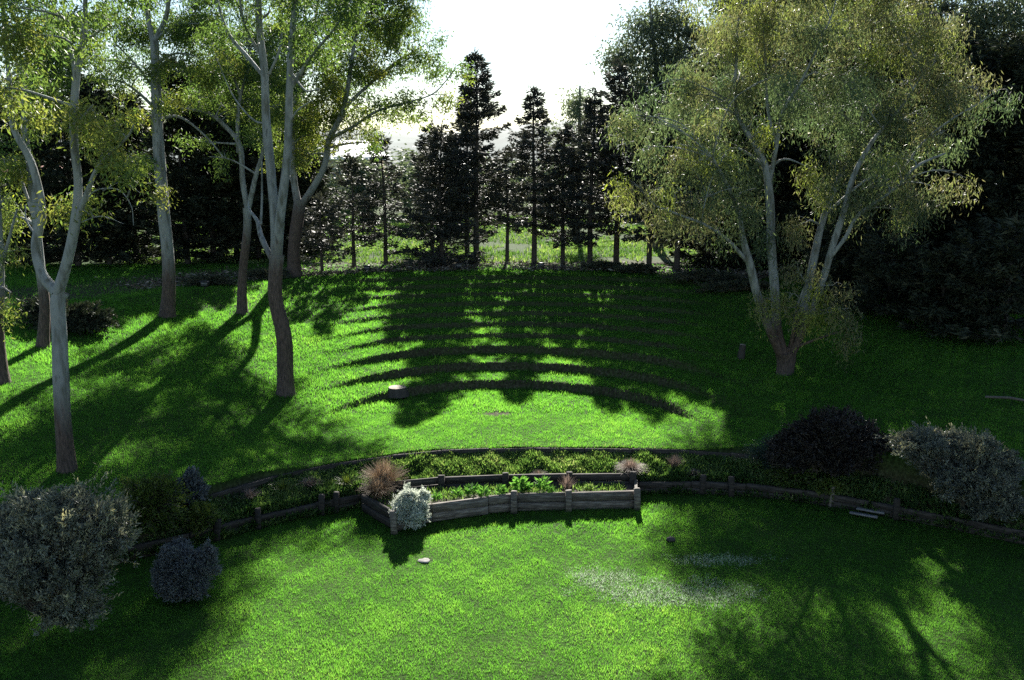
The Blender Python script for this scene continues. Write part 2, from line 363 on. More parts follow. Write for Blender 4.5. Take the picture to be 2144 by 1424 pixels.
def notbed(X, Y):
    a, b = r1(X), r2(X)
    inpl = (X > PLX0) & (X < PLX1) & (Y > 18.6 + .25 * (X + 2.7).clip(-1, 3)) & (Y < a)
    return ~((Y > a - .02) & (Y < b + .02)) & ~inpl & (np.hypot(X + 1.72, Y - 16.7) > .13)
def notcrest(X, Y):
    rs = riser(X, Y); s_ = np.where(rs > 0, rs * .62, soilmask(X, Y) / .8)
    return notbed(X, Y) & (s_ < rng.random(len(X)))
GV, GT, SV = [], [], []
for N_, bx, hr, wr, ti in ((560000, (-13, 13, 11.2, 18.0), (.03, .062), (.007, .012), .6),
                           (380000, (-16, 16, 18.0, 24.5), (.04, .08), (.010, .016), .55),
                           (240000, (-19, 19, 24.5, 32), (.05, .11), (.016, .026), .5),
                           (200000, (-26, 26, 32, 43), (.06, .12), (.022, .036), .5)):
    v, t = grass('grass', N_, bx, hr, wr, ti, keep=notcrest); GV.append(v); GT.append(t)
GV = np.concatenate(GV); GT = np.concatenate(GT)
go = mesh('grass', GV, np.arange(len(GV)).reshape(-1, 3), M_GRASS, tone=GT)
tag(go, 'short bright green lawn grass covering the lawn and the terraces', 'grass', kind='stuff')

RV, RT = grass('rough_grass', 120000, (-34, 34, 43.5, 74), (.08, .26), (.05, .10), .7, .08, keep=lambda X, Y: (wob(X, Y, .5) + .5 * wob(X, Y, 1.9, 3) > -.3))
RT = np.clip(np.repeat(.42 + .3 * wob(RV[::3, 0], RV[::3, 1], .8, 5) + rng.normal(0, .2, len(RV) // 3), 3), 0, 1)
tag(mesh('rough_grass', RV, np.arange(len(RV)).reshape(-1, 3), M_WEED, tone=RT), 'rough sunlit grass on the open ground beyond the conifers', 'grass', kind='stuff')
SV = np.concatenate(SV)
tag(mesh('sheen_tinted_grass', SV, np.arange(len(SV)).reshape(-1, 3), M_SHEENGRASS, tone=np.repeat(rng.random(len(SV) // 3), 3)), 'patch of lower lawn grass coloured pale for its glossy sheen', 'grass', kind='stuff')

# weeds on the planted strip between the two timber edges
def weeds(N, xr, f0, f1, size, tone, dens=None):
    X = rng.uniform(*xr, N); f = rng.uniform(f0, f1, N); a, b = r1(X), r2(X); Y = a + (b - a) * f
    if dens is not None:
        k = rng.random(N) < dens(X, Y); X, Y = X[k], Y[k]
    n = len(X); Pp = np.stack([X, Y, hgt(X, Y)], 1)
    D = np.stack([rng.normal(0, .6, n), rng.normal(0, .6, n), rng.uniform(.5, 1.3, n)], 1)
    clump = .5 + .5 * wob(X, Y, 5.0)
    L = rng.uniform(*size, n) * (.5 + .9 * clump)
    Pp[:, 2] += rng.uniform(0, .08, n) * clump
    V, Fc = leafquads(Pp, D, L, L * rng.uniform(.12, .3, n), .06)
    return V, np.repeat(np.clip(tone + .3 * wob(X, Y, 3.1, 2) + rng.normal(0, .2, n), 0, 1), 4)
wv = [weeds(46000, (-3.6, 3.4), .08, .97, (.05, .15), .47), weeds(26000, (-8.2, -3.2), .05, .95, (.05, .16), .34, lambda X, Y: .5 + .5 * wob(X, Y, 2.0)),
      weeds(22000, (3.2, 8.5), .05, .95, (.05, .16), .38, lambda X, Y: .55 + .45 * wob(X, Y, 2.2)), weeds(5000, (8, 12.5), .05, .95, (.08, .22), .25), weeds(9000, (-8, -3.4), -.10, .12, (.09, .24), .3), weeds(11000, (3.1, 12), -.10, .14, (.09, .26), .25), weeds(2500, (-6, 8), .9, 1.04, (.06, .14), .4)]
WV = np.concatenate([a for a, b in wv]); WT = np.concatenate([b for a, b in wv])
tag(mesh('weeds', WV, np.arange(len(WV)).reshape(-1, 4), M_WEED, tone=WT), 'yellowish green weeds filling the strip between the two timber edges', 'weeds', kind='stuff')

# pale leaf litter and prunings along the crest under the conifers
n = 17000
an = rng.uniform(-.85, .6, n); rr = 18.7 + np.abs(rng.normal(0, 1.6, n))
X = BX + np.sin(an) * rr; Y = BY + np.cos(an) * rr; k = rng.random(n) < (.45 + .6 * wob(X, Y, 1.2, 4)); X, Y = X[k], Y[k]; n = len(X)
Pp = np.stack([X, Y, hgt(X, Y) + rng.uniform(0, .12, n)], 1)
V, Fc = leafquads(Pp, np.stack([rng.normal(size=n), rng.normal(size=n), rng.normal(0, .35, n)], 1), rng.uniform(.08, .3, n), rng.uniform(.03, .09, n))
tag(mesh('leaf_litter', V, Fc, M_LITTER, tone=np.repeat(rng.random(n), 4)), 'pale dry leaf litter and twigs under the conifers along the crest', 'leaf litter', kind='stuff')

# ------------------------------------------------------------------ gum trees
def gum(name, label, base, limbs, blobs, stock, group, mat=M_EUC, tips=5.5, per=200, leaf=(.10, .175), wid=(.026, .046), hang=.9, barkm=None, tbase=.38, cat='gum tree', sig=.21):
    """limbs: list of polylines [(px,py,dY,width_px), ...]; blobs: (px,py,rx,ry,dY,dtone,density)"""
    Y0 = base[1]
    bm_ = barkm or bark(stock)
    tb = MB(); bb = tb; nodes = []; nrad = []
    for li, l in enumerate(limbs):
        P = A([at(x, y, Y0 + d) for x, y, d, w_ in l]); R = A([w_ * .92 / 2 / ppm(Y0 + d) for x, y, d, w_ in l]); P[1:] += rng.normal(0, .035, (len(P) - 1, 3))
        if li == 0: P[0] = base - A([0, 0, .15])
        n_ = max(8, int(len(l) * 6)); Q = spline(P, n_); RR = np.interp(np.linspace(0, 1, n_), np.linspace(0, 1, len(R)), R)
        if li == 0: RR = RR * (1 + .5 * np.exp(-np.linspace(0, 1, n_) * n_ * .6))
        V, Fc = tube(Q, RR, 12, .035); tb.add(V, Fc)
        nodes.append(Q[n_ // 3:]); nrad.append(RR[n_ // 3:])
    ND = np.concatenate(nodes); NR = np.concatenate(nrad)
    LP, LD, LT = [], [], []
    for bl in blobs:
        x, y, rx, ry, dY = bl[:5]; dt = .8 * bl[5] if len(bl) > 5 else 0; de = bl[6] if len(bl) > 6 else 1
        c = at(x, y, Y0 + dY); s_ = ppm(Y0 + dY); ex, ez = rx / s_, ry / s_; ey = (ex + ez) / 2
        d = ND - c; dist = np.linalg.norm(d, axis=1) + np.where(d[:, 2] > -.2, 1.5 * (d[:, 2] + .2), 0) * 2
        j = int(np.argmin(dist)); st = ND[j]
        ln = np.linalg.norm(c - st)
        mid = (st + c) / 2 + A([0, 0, .10 * ln]) + rng.normal(0, .07 * ln, 3)
        Q = spline([st, mid, c + rng.normal(0, .1, 3)], 9)
        r0 = min(max(NR[j] * .55, .018), .05 + .012 * ln)
        V, Fc = tube(Q, np.linspace(r0, .012, 9), 5); bb.add(V, Fc)
        nt_ = max(2, int(tips * de * pi * ex * ez))
        u = norm(rng.normal(size=(nt_, 3))) * (rng.random((nt_, 1)) ** .45)
        TP = c + u * A([ex, ey, ez])
        for t in TP:
            a_ = Q[int(rng.integers(3, 9))]
            m_ = (a_ + t) / 2 + A([0, 0, .08]) + rng.normal(0, .06, 3)
            V, Fc = tube(spline([a_, m_, t], 4), A([.012, .009, .006, .003]), 3); bb.add(V, Fc)
        nl = rng.poisson(per, nt_); n_ = nl.sum(); T_ = np.repeat(TP, nl, 0)
        off = rng.normal(size=(n_, 3)) * A([sig, sig, sig * .7]); off[:, 2] -= np.abs(rng.normal(0, .22, n_)) * hang
        LP.append(T_ + off); LD.append(np.stack([rng.normal(0, .55, n_), rng.normal(0, .55, n_), -np.abs(rng.normal(.7, .45, n_)) * hang + .1], 1))
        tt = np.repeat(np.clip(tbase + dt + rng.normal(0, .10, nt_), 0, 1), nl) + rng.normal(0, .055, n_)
        LT.append(np.clip(tt, 0, 1))
    o = thing(name, label, cat, base, group)
    tb.build('trunk', bm_, o, True, base)
    LP = np.concatenate(LP); LD = np.concatenate(LD); LT = np.concatenate(LT); n_ = len(LP)
    V, Fc = leafquads(LP - base, LD, rng.uniform(*leaf, n_), rng.uniform(*wid, n_), .05)
    mesh('crown', V, Fc, mat, o, np.repeat(LT, 4))
    return o

GG = 'pale barked gum trees round the lawn'
# forked gum at the front of the slope
b = ground(140, 985)
gum('gum_tree', 'slender pale gum tree forking low into a wide Y above the slope', b,
    [[(140, 985, 0, 36), (133, 860, 0, 35), (126, 720, 0, 32), (121, 640, 0, 32), (119, 605, 0, 34)],
     [(119, 612, 0, 26), (92, 575, .1, 21), (76, 520, .2, 19), (86, 440, .3, 18), (70, 345, .4, 16), (34, 260, .5, 13), (18, 160, .6, 10), (10, 20, .7, 7), (0, -120, .8, 4)],
     [(121, 612, 0, 27), (135, 560, -.1, 24), (152, 480, -.2, 22), (158, 390, -.3, 17), (157, 290, -.4, 17), (160, 170, -.4, 15), (172, 60, -.5, 11), (178, -80, -.6, 7), (185, -180, -.6, 4)],
     [(158, 470, -.2, 13), (185, 405, -.5, 11), (215, 350, -.8, 8), (262, 290, -1.2, 5), (280, 262, -1.4, 3)],
     [(158, 165, -.4, 9), (140, 100, 0, 8), (120, 20, .4, 5)],
     [(168, 445, -.2, 4), (198, 405, -.6, 3), (240, 398, -.8, 2.4), (272, 425, -.9, 1.8), (283, 470, -.9, 1.2)], [(158, 470, -.2, 3), (205, 452, .3, 2.2), (255, 470, .5, 1.2)], [(215, 400, -.6, 2), (255, 385, -.4, 1.6), (290, 402, -.3, 1)], [(80, 500, .2, 5), (58, 460, .5, 4), (48, 430, .6, 2)]],
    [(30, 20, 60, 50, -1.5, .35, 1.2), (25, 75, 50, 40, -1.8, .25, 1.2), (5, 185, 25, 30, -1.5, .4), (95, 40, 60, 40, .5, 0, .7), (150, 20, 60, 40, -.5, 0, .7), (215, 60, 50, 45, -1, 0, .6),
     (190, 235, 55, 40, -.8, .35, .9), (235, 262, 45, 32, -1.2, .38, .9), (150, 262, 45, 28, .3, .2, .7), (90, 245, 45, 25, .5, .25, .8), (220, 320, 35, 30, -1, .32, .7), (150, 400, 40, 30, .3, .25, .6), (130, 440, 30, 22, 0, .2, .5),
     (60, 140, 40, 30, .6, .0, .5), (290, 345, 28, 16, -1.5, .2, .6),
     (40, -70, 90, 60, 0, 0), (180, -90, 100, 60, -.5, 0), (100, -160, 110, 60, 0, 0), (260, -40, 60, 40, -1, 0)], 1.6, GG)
# gum behind it
b = ground(88, 726)
gum('gum_tree', 'gum tree standing close behind the low forking Y shaped one', b,
    [[(88, 726, 0, 25), (92, 640, 0, 22), (84, 560, 0, 20), (78, 470, 0, 17), (60, 350, 0, 14), (52, 230, 0, 11), (60, 100, 0, 8), (66, -20, 0, 5)], [(80, 480, 0, 9), (52, 400, .3, 7), (30, 330, .6, 4)]],
    [(20, 340, 45, 55, 0, .32, .8), (25, 450, 40, 50, .5, .3, .7), (110, 160, 50, 40, .5, 0, .6), (50, 90, 60, 50, 0, 0, .7), (80, 10, 70, 40, 0, 0, .7), (40, 260, 45, 30, .5, .3, .5), (130, 100, 55, 40, 1, .1, .9), (70, 180, 50, 40, 1, .1, .8), (150, 40, 60, 40, 1, 0, .9), (120, 200, 40, 30, 1, .15, .8)], 2.0, GG)
# gum cut by the frame edge
b = ground(4, 800)
gum('gum_tree', 'gum tree with drooping brownish leaves standing outermost on the slope', b,
    [[(4, 800, 0, 30), (-4, 690, 0, 26), (-12, 560, 0, 22), (-10, 400, 0, 17), (-20, 200, 0, 12), (-10, 20, 0, 7)], [(-8, 600, 0, 10), (20, 520, -.4, 7), (38, 440, -.6, 4)]],
    [(15, 520, 40, 50, -.3, .34, .8), (25, 620, 32, 40, -.4, .36, .7), (5, 660, 30, 40, .2, .32, .6), (10, 420, 45, 50, 0, .34, .7), (-30, 250, 70, 60, 0, .1, .6), (-40, 80, 80, 70, 0, 0, .6)], 2.4, GG, per=70)
# straight gum
b = ground(350, 662)
gum('gum_tree', 'straight single stemmed gum tree with a smooth pale upright trunk', b,
    [[(350, 662, 0, 29), (349, 560, 0, 28), (341, 420, 0, 26), (332, 290, 0, 23), (324, 170, 0, 20), (321, 85, 0, 18)],
     [(321, 92, 0, 12), (311, 30, 0, 10), (305, -60, .2, 7), (300, -150, .3, 4)], [(322, 90, 0, 12), (340, 40, -.2, 10), (356, -10, -.4, 8), (370, -120, -.5, 4)],
     [(328, 230, 0, 8), (290, 190, -.5, 6), (250, 170, -1, 4), (205, 165, -1.2, 2)], [(331, 250, 0, 7), (375, 245, .4, 6), (430, 285, .8, 4), (470, 330, 1, 3)], [(326, 190, 0, 7), (285, 140, .5, 5), (240, 90, .8, 3)]],
    [(330, 125, 40, 22, 0, .15, .7), (318, 150, 30, 25, -1, .3, .7), (370, 130, 40, 25, -.6, .25, .6), (240, 170, 45, 22, -1, .15, .6), (235, 90, 60, 40, .8, .05, .6), (270, 30, 60, 35, .3, 0, .7), (405, 60, 60, 45, -.3, 0, .7), (420, 120, 45, 35, .3, .2, .6),
     (345, 215, 36, 20, -1, .35, .6), (330, 195, 45, 28, 0, .2, .5), (300, 245, 40, 18, .5, .3, .5), (280, -70, 100, 60, 0, 0), (390, -80, 90, 60, 0, 0), (330, -160, 120, 60, 0, 0), (300, 60, 60, 45, 1, .05, 1), (230, 50, 50, 40, 1, .1, .9), (370, 60, 50, 40, 1, .1, .9), (270, 140, 50, 30, 1, .1, .8), (190, 120, 45, 35, .5, .1, .8), (335, 400, 18, 14, -.7, .45, .5), (300, 330, 22, 14, -.7, .2, .5)], 2.0, GG)
# twin forked gum
b = ground(506, 655)
gum('gum_tree', 'thin gum tree with a dark foot and a forked stem beside the bulging gum', b,
    [[(506, 655, 0, 22), (510, 570, 0, 19), (517, 480, 0, 17), (519, 436, 0, 17)],
     [(519, 442, 0, 12), (506, 380, 0, 12), (499, 310, 0, 11), (470, 260, .3, 9), (430, 235, .5, 7), (372, 222, .7, 5), (340, 190, .8, 3)],
     [(519, 442, 0, 12), (534, 370, -.2, 10), (548, 310, -.4, 8), (560, 200, -.6, 6)],
     [(499, 320, 0, 9), (503, 220, .2, 8), (520, 120, .3, 7), (505, 20, .4, 5), (500, -80, .4, 3)], [(503, 200, .2, 6), (470, 110, .2, 5), (455, 20, .2, 3)]],
    [(450, 40, 60, 40, .3, .0, .7), (505, 60, 60, 45, .3, .1, .7), (470, 150, 50, 32, .4, .35, .8), (425, 155, 45, 28, .6, .05, .6), (400, 205, 45, 22, .7, .05, .5), (530, 130, 40, 40, 0, .15, .6), (470, 215, 40, 20, .4, .1, .5), (480, -40, 100, 50, .3, 0), (400, 10, 60, 40, .5, 0, .6),
     (440, 330, 40, 20, .3, .12, .4), (400, 290, 34, 20, .6, .05, .4), (560, 150, 50, 40, -.5, .05, .8), (585, 220, 45, 35, 0, .1, .7), (540, 270, 40, 28, -.4, .05, .6), (500, 240, 45, 30, 1, .0, .7), (450, 110, 50, 36, 1.5, 0, .8), (545, 70, 50, 40, 1.2, 0, .8), (590, 160, 45, 34, 1.5, 0, .8), (400, 60, 50, 36, 1.5, 0, .8), (500, 130, 50, 36, 2, 0, 1), (430, 200, 50, 30, 2, 0, 1), (530, 210, 45, 34, 2, 0, 1), (580, 110, 45, 34, 2.2, 0, 1)], 3.2, GG)
# main bulging gum
b = ground(598, 826)
gum('gum_tree', 'stout pale gum tree with a swollen bend low on its dark footed trunk', b,
    [[(598, 826, 0, 37), (597, 760, 0, 36), (592, 700, 0, 37), (583, 630, 0, 33), (578, 570, 0, 32), (577, 535, 0, 34)],
     [(576, 545, 0, 23), (571, 470, 0, 21), (567, 360, .2, 20), (561, 250, .3, 18), (552, 150, .4, 16), (546, 60, .5, 15), (545, -40, .6, 12), (540, -200, .7, 6)],
     [(579, 545, 0, 23), (589, 450, -.2, 20), (597, 330, -.4, 18), (605, 200, -.6, 16), (611, 100, -.7, 14), (618, 0, -.8, 12), (630, -150, -.9, 6)],
     [(574, 552, 0, 14), (548, 500, .5, 12), (538, 465, .8, 8), (525, 440, 1.1, 6), (520, 420, 1.2, 3)], [(546, 470, .6, 6), (545, 420, .8, 5), (550, 340, 1, 3)],
     [(548, 120, .5, 7), (520, 60, .2, 6), (500, -10, 0, 4)], [(562, 260, .3, 5), (530, 250, .8, 4), (490, 200, 1.2, 3), (462, 150, 1.4, 2)], [(608, 150, -.6, 6), (640, 190, -1, 4), (672, 190, -1.2, 3)], [(600, 270, -.4, 5), (625, 230, -.8, 4), (655, 215, -1, 2)],
     [(556, 165, .4, 9), (520, 125, .8, 8), (480, 70, 1.3, 7), (455, 0, 1.6, 5), (440, -80, 1.8, 3)], [(564, 155, .4, 6), (585, 110, .2, 5), (592, 60, .2, 3)],
     [(606, 190, -.6, 9), (650, 120, -1, 7), (700, 60, -1.5, 5), (740, 0, -1.8, 3)]],
    [(480, 60, 60, 40, 1.4, .1, .6), (455, 120, 40, 30, 1.5, .12, .5), (650, 50, 60, 40, -1, 0, .7), (700, 30, 70, 40, -1.5, .05, .7), (680, 95, 50, 28, -1.2, .05, .6), (520, 30, 40, 35, 0, .1, .6),
     (500, -60, 120, 60, .5, 0, 1), (640, -60, 120, 60, -.5, 0, 1), (580, -140, 140, 70, 0, 0, 1), (740, -40, 80, 50, -1.6, 0, .9), (580, 20, 40, 30, .6, .15, .6)], 4.2, GG)
# spreading gum on the crest whose crown reaches the conifers
b = ground(616, 580)
gum('gum_tree', 'spreading gum tree on the crest whose wide crown reaches the conifers', b,
    [[(616, 580, 0, 31), (618, 520, 0, 28), (622, 460, 0, 28), (628, 420, 0, 26)],
     [(630, 430, 0, 17), (655, 390, 0, 15), (680, 345, 0, 14), (690, 290, 0, 13), (715, 230, 0, 11), (735, 150, 0, 9), (745, 60, 0, 7), (750, -30, 0, 4)],
     [(624, 430, 0, 17), (616, 370, .2, 14), (612, 280, .4, 12), (625, 180, .6, 10), (650, 90, .8, 8), (670, 0, 1, 5)],
     [(692, 290, 0, 8), (735, 265, -.4, 7), (790, 235, -.8, 6), (850, 215, -1, 4)], [(715, 230, 0, 8), (770, 180, .5, 7), (830, 130, 1, 6), (880, 100, 1.2, 4)], [(745, 70, 0, 6), (800, 40, 0, 5), (860, 30, .4, 3)], [(850, 215, -1, 3), (905, 195, -1, 3), (950, 150, -1, 2)]],
    [(650, 150, 70, 45, .6, .05), (735, 120, 70, 45, .2, .05), (820, 80, 70, 50, .6, .0), (880, 135, 45, 35, 1.1, .0), (860, 40, 55, 40, .4, 0), (760, 30, 80, 45, 0, 0), (690, 215, 60, 30, 0, .2), (640, 255, 50, 35, .4, .28), (700, 175, 45, 28, -.5, .3, .8),
     (800, 220, 60, 22, -.8, .1), (850, 205, 45, 22, -1, .05), (765, 275, 50, 18, -.5, .15, .8), (640, 320, 36, 34, .3, .25, .8), (705, 290, 30, 22, 0, .3, .7), (790, 150, 50, 30, .6, .1), (910, 95, 25, 28, 1.2, 0, .8), (895, 215, 35, 18, -1, .05, .8), (945, 205, 38, 16, -1, .2, .8), (955, 145, 32, 24, -1, -.05, .8),
     (690, 50, 70, 45, .6, .05), (830, -20, 80, 50, .3, 0), (730, -50, 110, 60, 0, 0), (640, -20, 70, 50, .8, 0), (840, -90, 90, 50, .3, 0), (730, -130, 110, 50, 0, 0), (620, 220, 45, 40, .6, .1, 1), (600, 120, 55, 40, .6, .05, 1), (580, 275, 45, 36, 1.2, .05, 1), (560, 180, 55, 40, 1.6, .0, 1), (625, 265, 40, 30, 2, .05, 1), (525, 230, 50, 36, 1.2, .05, 1), (590, 330, 36, 28, 1, .05, .8), (655, 285, 36, 30, .8, .1, .8), (735, 238, 45, 26, .5, .1, .9), (785, 298, 36, 16, -.3, .0, .7), (848, 240, 42, 22, 0, .05, .8), (672, 240, 40, 30, 1.2, .1, .9), (600, 60, 60, 40, 2, .0, 1), (740, 170, 70, 40, 2.5, 0, .7), (660, 90, 70, 40, 2.5, 0, .7), (790, 60, 60, 45, 2.5, 0, .7)], 3.4, GG, tbase=.5, tips=5.2, per=118, leaf=(.13, .22), wid=(.035, .06), sig=.22)
# big multi-stemmed gum on the other side
b = ground(1644, 782)
gum('gum_tree', 'largest gum tree, many stems fanning from one mottled foot into a broad weeping crown', b,
    [[(1644, 782, 0, 34), (1646, 755, 0, 42), (1645, 735, 0, 44)],
     [(1636, 745, 0, 22), (1612, 690, -.2, 20), (1590, 620, -.4, 19), (1570, 555, -.6, 17), (1553, 500, -.8, 14), (1545, 440, -1, 11), (1520, 380, -1.2, 8), (1490, 330, -1.4, 5)],
     [(1642, 745, 0, 23), (1630, 690, .1, 22), (1620, 620, .2, 21), (1612, 520, .3, 19), (1610, 420, .3, 18), (1605, 350, .3, 15), (1575, 290, .4, 12), (1548, 230, .5, 9), (1540, 130, .6, 6), (1545, 40, .6, 4)],
     [(1650, 748, 0, 22), (1672, 690, 0, 19), (1690, 620, .1, 18), (1705, 540, .2, 17), (1722, 470, .3, 14), (1750, 390, .4, 13), (1785, 320, .5, 11), (1810, 240, .6, 9), (1820, 140, .6, 6), (1825, 40, .6, 4)],
     [(1655, 745, 0, 20), (1690, 680, -.3, 18), (1722, 590, -.6, 16), (1742, 520, -.8, 15), (1765, 440, -1, 13), (1785, 370, -1.1, 11), (1830, 300, -1.2, 9), (1880, 230, -1.3, 6), (1930, 150, -1.3, 4)],
     [(1738, 540, -.8, 10), (1770, 495, -1, 9), (1805, 450, -1.3, 8), (1860, 400, -1.6, 7), (1920, 350, -1.8, 6), (1980, 320, -2, 4)],
     [(1612, 380, .3, 10), (1625, 290, 0, 9), (1640, 240, -.3, 8), (1680, 170, -.6, 7), (1710, 110, -.8, 5), (1740, 40, -.9, 3)], [(1624, 300, 0, 8), (1608, 220, .2, 7), (1600, 130, .3, 5), (1600, 40, .3, 3)],
     [(1570, 555, -.6, 9), (1530, 510, -1.2, 8), (1480, 470, -1.8, 6), (1420, 450, -2.2, 5), (1370, 430, -2.4, 3)], [(1860, 400, -1.6, 5), (1930, 300, -1.5, 5), (1990, 250, -1.4, 4), (2050, 215, -1.4, 3)],
     [(1654, 745, 0, 9), (1660, 690, -.3, 8), (1668, 640, -.5, 6), (1690, 590, -.8, 4)]],
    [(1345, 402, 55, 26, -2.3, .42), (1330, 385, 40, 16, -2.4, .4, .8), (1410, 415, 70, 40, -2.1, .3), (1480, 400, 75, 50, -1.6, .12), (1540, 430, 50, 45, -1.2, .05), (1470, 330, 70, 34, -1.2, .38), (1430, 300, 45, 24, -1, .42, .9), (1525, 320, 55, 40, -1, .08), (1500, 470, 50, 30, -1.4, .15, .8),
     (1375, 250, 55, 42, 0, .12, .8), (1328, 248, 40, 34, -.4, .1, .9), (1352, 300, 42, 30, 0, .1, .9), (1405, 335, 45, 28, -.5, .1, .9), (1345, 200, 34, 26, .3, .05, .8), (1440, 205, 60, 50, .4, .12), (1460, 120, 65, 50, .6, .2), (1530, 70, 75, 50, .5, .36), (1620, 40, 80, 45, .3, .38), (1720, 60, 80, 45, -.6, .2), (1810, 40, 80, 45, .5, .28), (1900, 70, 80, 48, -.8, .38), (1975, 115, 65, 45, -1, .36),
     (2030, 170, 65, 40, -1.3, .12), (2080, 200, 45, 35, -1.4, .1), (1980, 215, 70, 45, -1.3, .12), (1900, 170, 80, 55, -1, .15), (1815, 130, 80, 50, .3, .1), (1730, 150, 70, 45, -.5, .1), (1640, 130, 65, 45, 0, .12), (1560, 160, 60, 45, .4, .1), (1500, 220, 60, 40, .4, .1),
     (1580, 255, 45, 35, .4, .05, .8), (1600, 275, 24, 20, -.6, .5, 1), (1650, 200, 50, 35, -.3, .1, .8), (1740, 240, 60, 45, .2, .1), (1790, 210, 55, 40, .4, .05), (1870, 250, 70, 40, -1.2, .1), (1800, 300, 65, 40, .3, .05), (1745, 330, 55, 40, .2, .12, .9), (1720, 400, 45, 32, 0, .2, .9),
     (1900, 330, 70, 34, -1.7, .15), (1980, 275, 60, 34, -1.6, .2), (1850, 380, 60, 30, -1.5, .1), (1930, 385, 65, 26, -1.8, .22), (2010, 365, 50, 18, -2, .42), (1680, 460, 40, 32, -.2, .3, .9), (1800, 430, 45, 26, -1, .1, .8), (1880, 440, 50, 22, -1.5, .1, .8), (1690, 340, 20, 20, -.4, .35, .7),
     (1560, 395, 45, 34, -.8, .05, .8), (1662, 560, 20, 26, -.8, .4, .7), (1700, 578, 30, 22, -.9, .36, .6), (1745, 600, 26, 28, -.8, .34, .7), (1782, 650, 18, 30, -.7, .3, 1), (1768, 705, 14, 26, -.7, .3, 1), (1690, 640, 28, 18, -1, .38, 1), (1735, 655, 24, 20, -1.1, .32, 1), (1650, 615, 14, 24, -.9, .42, 1), (1604, 628, 12, 26, -.8, .42, 1), (1600, 500, 30, 22, 0, .1, .5),  # low hanging tufts: leaf tones raised to paint in sunlight
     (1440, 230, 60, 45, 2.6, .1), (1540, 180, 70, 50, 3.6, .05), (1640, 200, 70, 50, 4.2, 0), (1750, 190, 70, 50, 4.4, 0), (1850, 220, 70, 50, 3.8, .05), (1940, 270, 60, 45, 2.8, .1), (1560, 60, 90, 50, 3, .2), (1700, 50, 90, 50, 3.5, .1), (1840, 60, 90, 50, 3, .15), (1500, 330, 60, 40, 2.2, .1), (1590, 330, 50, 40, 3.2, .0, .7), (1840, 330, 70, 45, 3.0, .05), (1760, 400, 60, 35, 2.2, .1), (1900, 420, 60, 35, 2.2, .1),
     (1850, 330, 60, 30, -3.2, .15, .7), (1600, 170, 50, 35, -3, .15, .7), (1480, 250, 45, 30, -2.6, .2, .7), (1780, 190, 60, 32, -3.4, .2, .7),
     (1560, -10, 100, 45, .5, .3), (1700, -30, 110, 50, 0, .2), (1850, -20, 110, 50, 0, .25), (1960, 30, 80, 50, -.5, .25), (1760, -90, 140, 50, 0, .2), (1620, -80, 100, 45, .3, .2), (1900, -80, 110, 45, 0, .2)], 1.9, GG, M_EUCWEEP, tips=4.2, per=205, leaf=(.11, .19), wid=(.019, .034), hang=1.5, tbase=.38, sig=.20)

GB = 'grey green gums beyond the conifers'
b = A([8.2, 50, float(hgt(8.2, 50))])
gum('distant_gum_tree', 'grey green gum rising beyond the conifers beside the open sky', b,
    [[(1375, 560, 0, 22), (1378, 400, 0, 18), (1380, 250, 0, 14), (1370, 120, 0, 9), (1365, 30, 0, 5)], [(1380, 260, 0, 8), (1330, 180, 0, 6), (1300, 110, 0, 3)], [(1380, 200, 0, 7), (1430, 120, 0, 5), (1440, 30, 0, 3)]],
    [(1345, 60, 50, 38, 0), (1400, 30, 50, 36, .5), (1300, 108, 38, 24, 0), (1350, 125, 55, 40, 0), (1330, 185, 36, 32, 0, .1), (1400, 110, 50, 45, .5), (1430, 50, 40, 40, 0), (1275, 120, 22, 18, 0), (1385, 190, 50, 40, 0, .1), (1340, 250, 40, 40, 0, .3, .8), (1450, 160, 50, 60, 0), (1415, -60, 50, 45, 0), (1440, -110, 60, 50, 0), (1305, -128, 52, 36, 0), (1352, -95, 60, 40, 0), (1390, -150, 70, 40, 0)], .5, GB, M_EUCFAR, tips=4.5, per=90, leaf=(.18, .32), wid=(.06, .10), sig=.42)
b = A([13.5, 52, float(hgt(13.5, 52))])
gum('distant_gum_tree', 'darker grey green gum peeping over the top of the broad weeping crown', b,
    [[(1550, 560, 0, 20), (1550, 300, 0, 14), (1545, 100, 0, 9), (1540, -40, 0, 4)]],
    [(1520, 5, 42, 28, 0), (1570, 20, 45, 30, 0), (1550, 80, 60, 50, 0), (1540, -40, 60, 40, 0), (1600, -10, 50, 30, 0), (1550, 160, 60, 50, 0)], .5, GB, M_EUCFAR, tips=4.5, per=90, leaf=(.18, .32), wid=(.06, .10), sig=.42)
b = A([19.6, 38, float(hgt(19.6, 38))])
gum('distant_gum_tree', 'tall blue grey gum standing among the dark evergreens at the lawn edge', b,
    [[(2010, 640, 0, 26), (2020, 450, 0, 20), (2035, 280, 0, 15), (2050, 120, 0, 9), (2060, 0, 0, 5)], [(2035, 290, 0, 9), (2090, 200, 0, 7), (2125, 120, 0, 3)], [(2025, 400, 0, 8), (2100, 300, 0, 6), (2140, 240, 0, 3)]],
    [(2010, 25, 60, 38, 0), (2070, 45, 60, 40, 0), (2110, 105, 55, 45, 0), (2125, 190, 50, 42, 0), (2100, 260, 50, 36, 0, .1), (2050, 110, 60, 45, 0), (2090, 10, 60, 40, 0), (2130, 330, 40, 34, 0), (1960, 10, 50, 30, 0), (2030, -50, 100, 40, 0), (2150, 40, 50, 60, 0), (2060, 330, 40, 30, 0, -.1, .7), (2120, 400, 40, 30, 0, 0, .6)], .5, GB, M_EUCFAR, tips=5.5, per=90, leaf=(.15, .27), wid=(.045, .08), sig=.38)
b = A([3.9, 54, float(hgt(3.9, 54))])
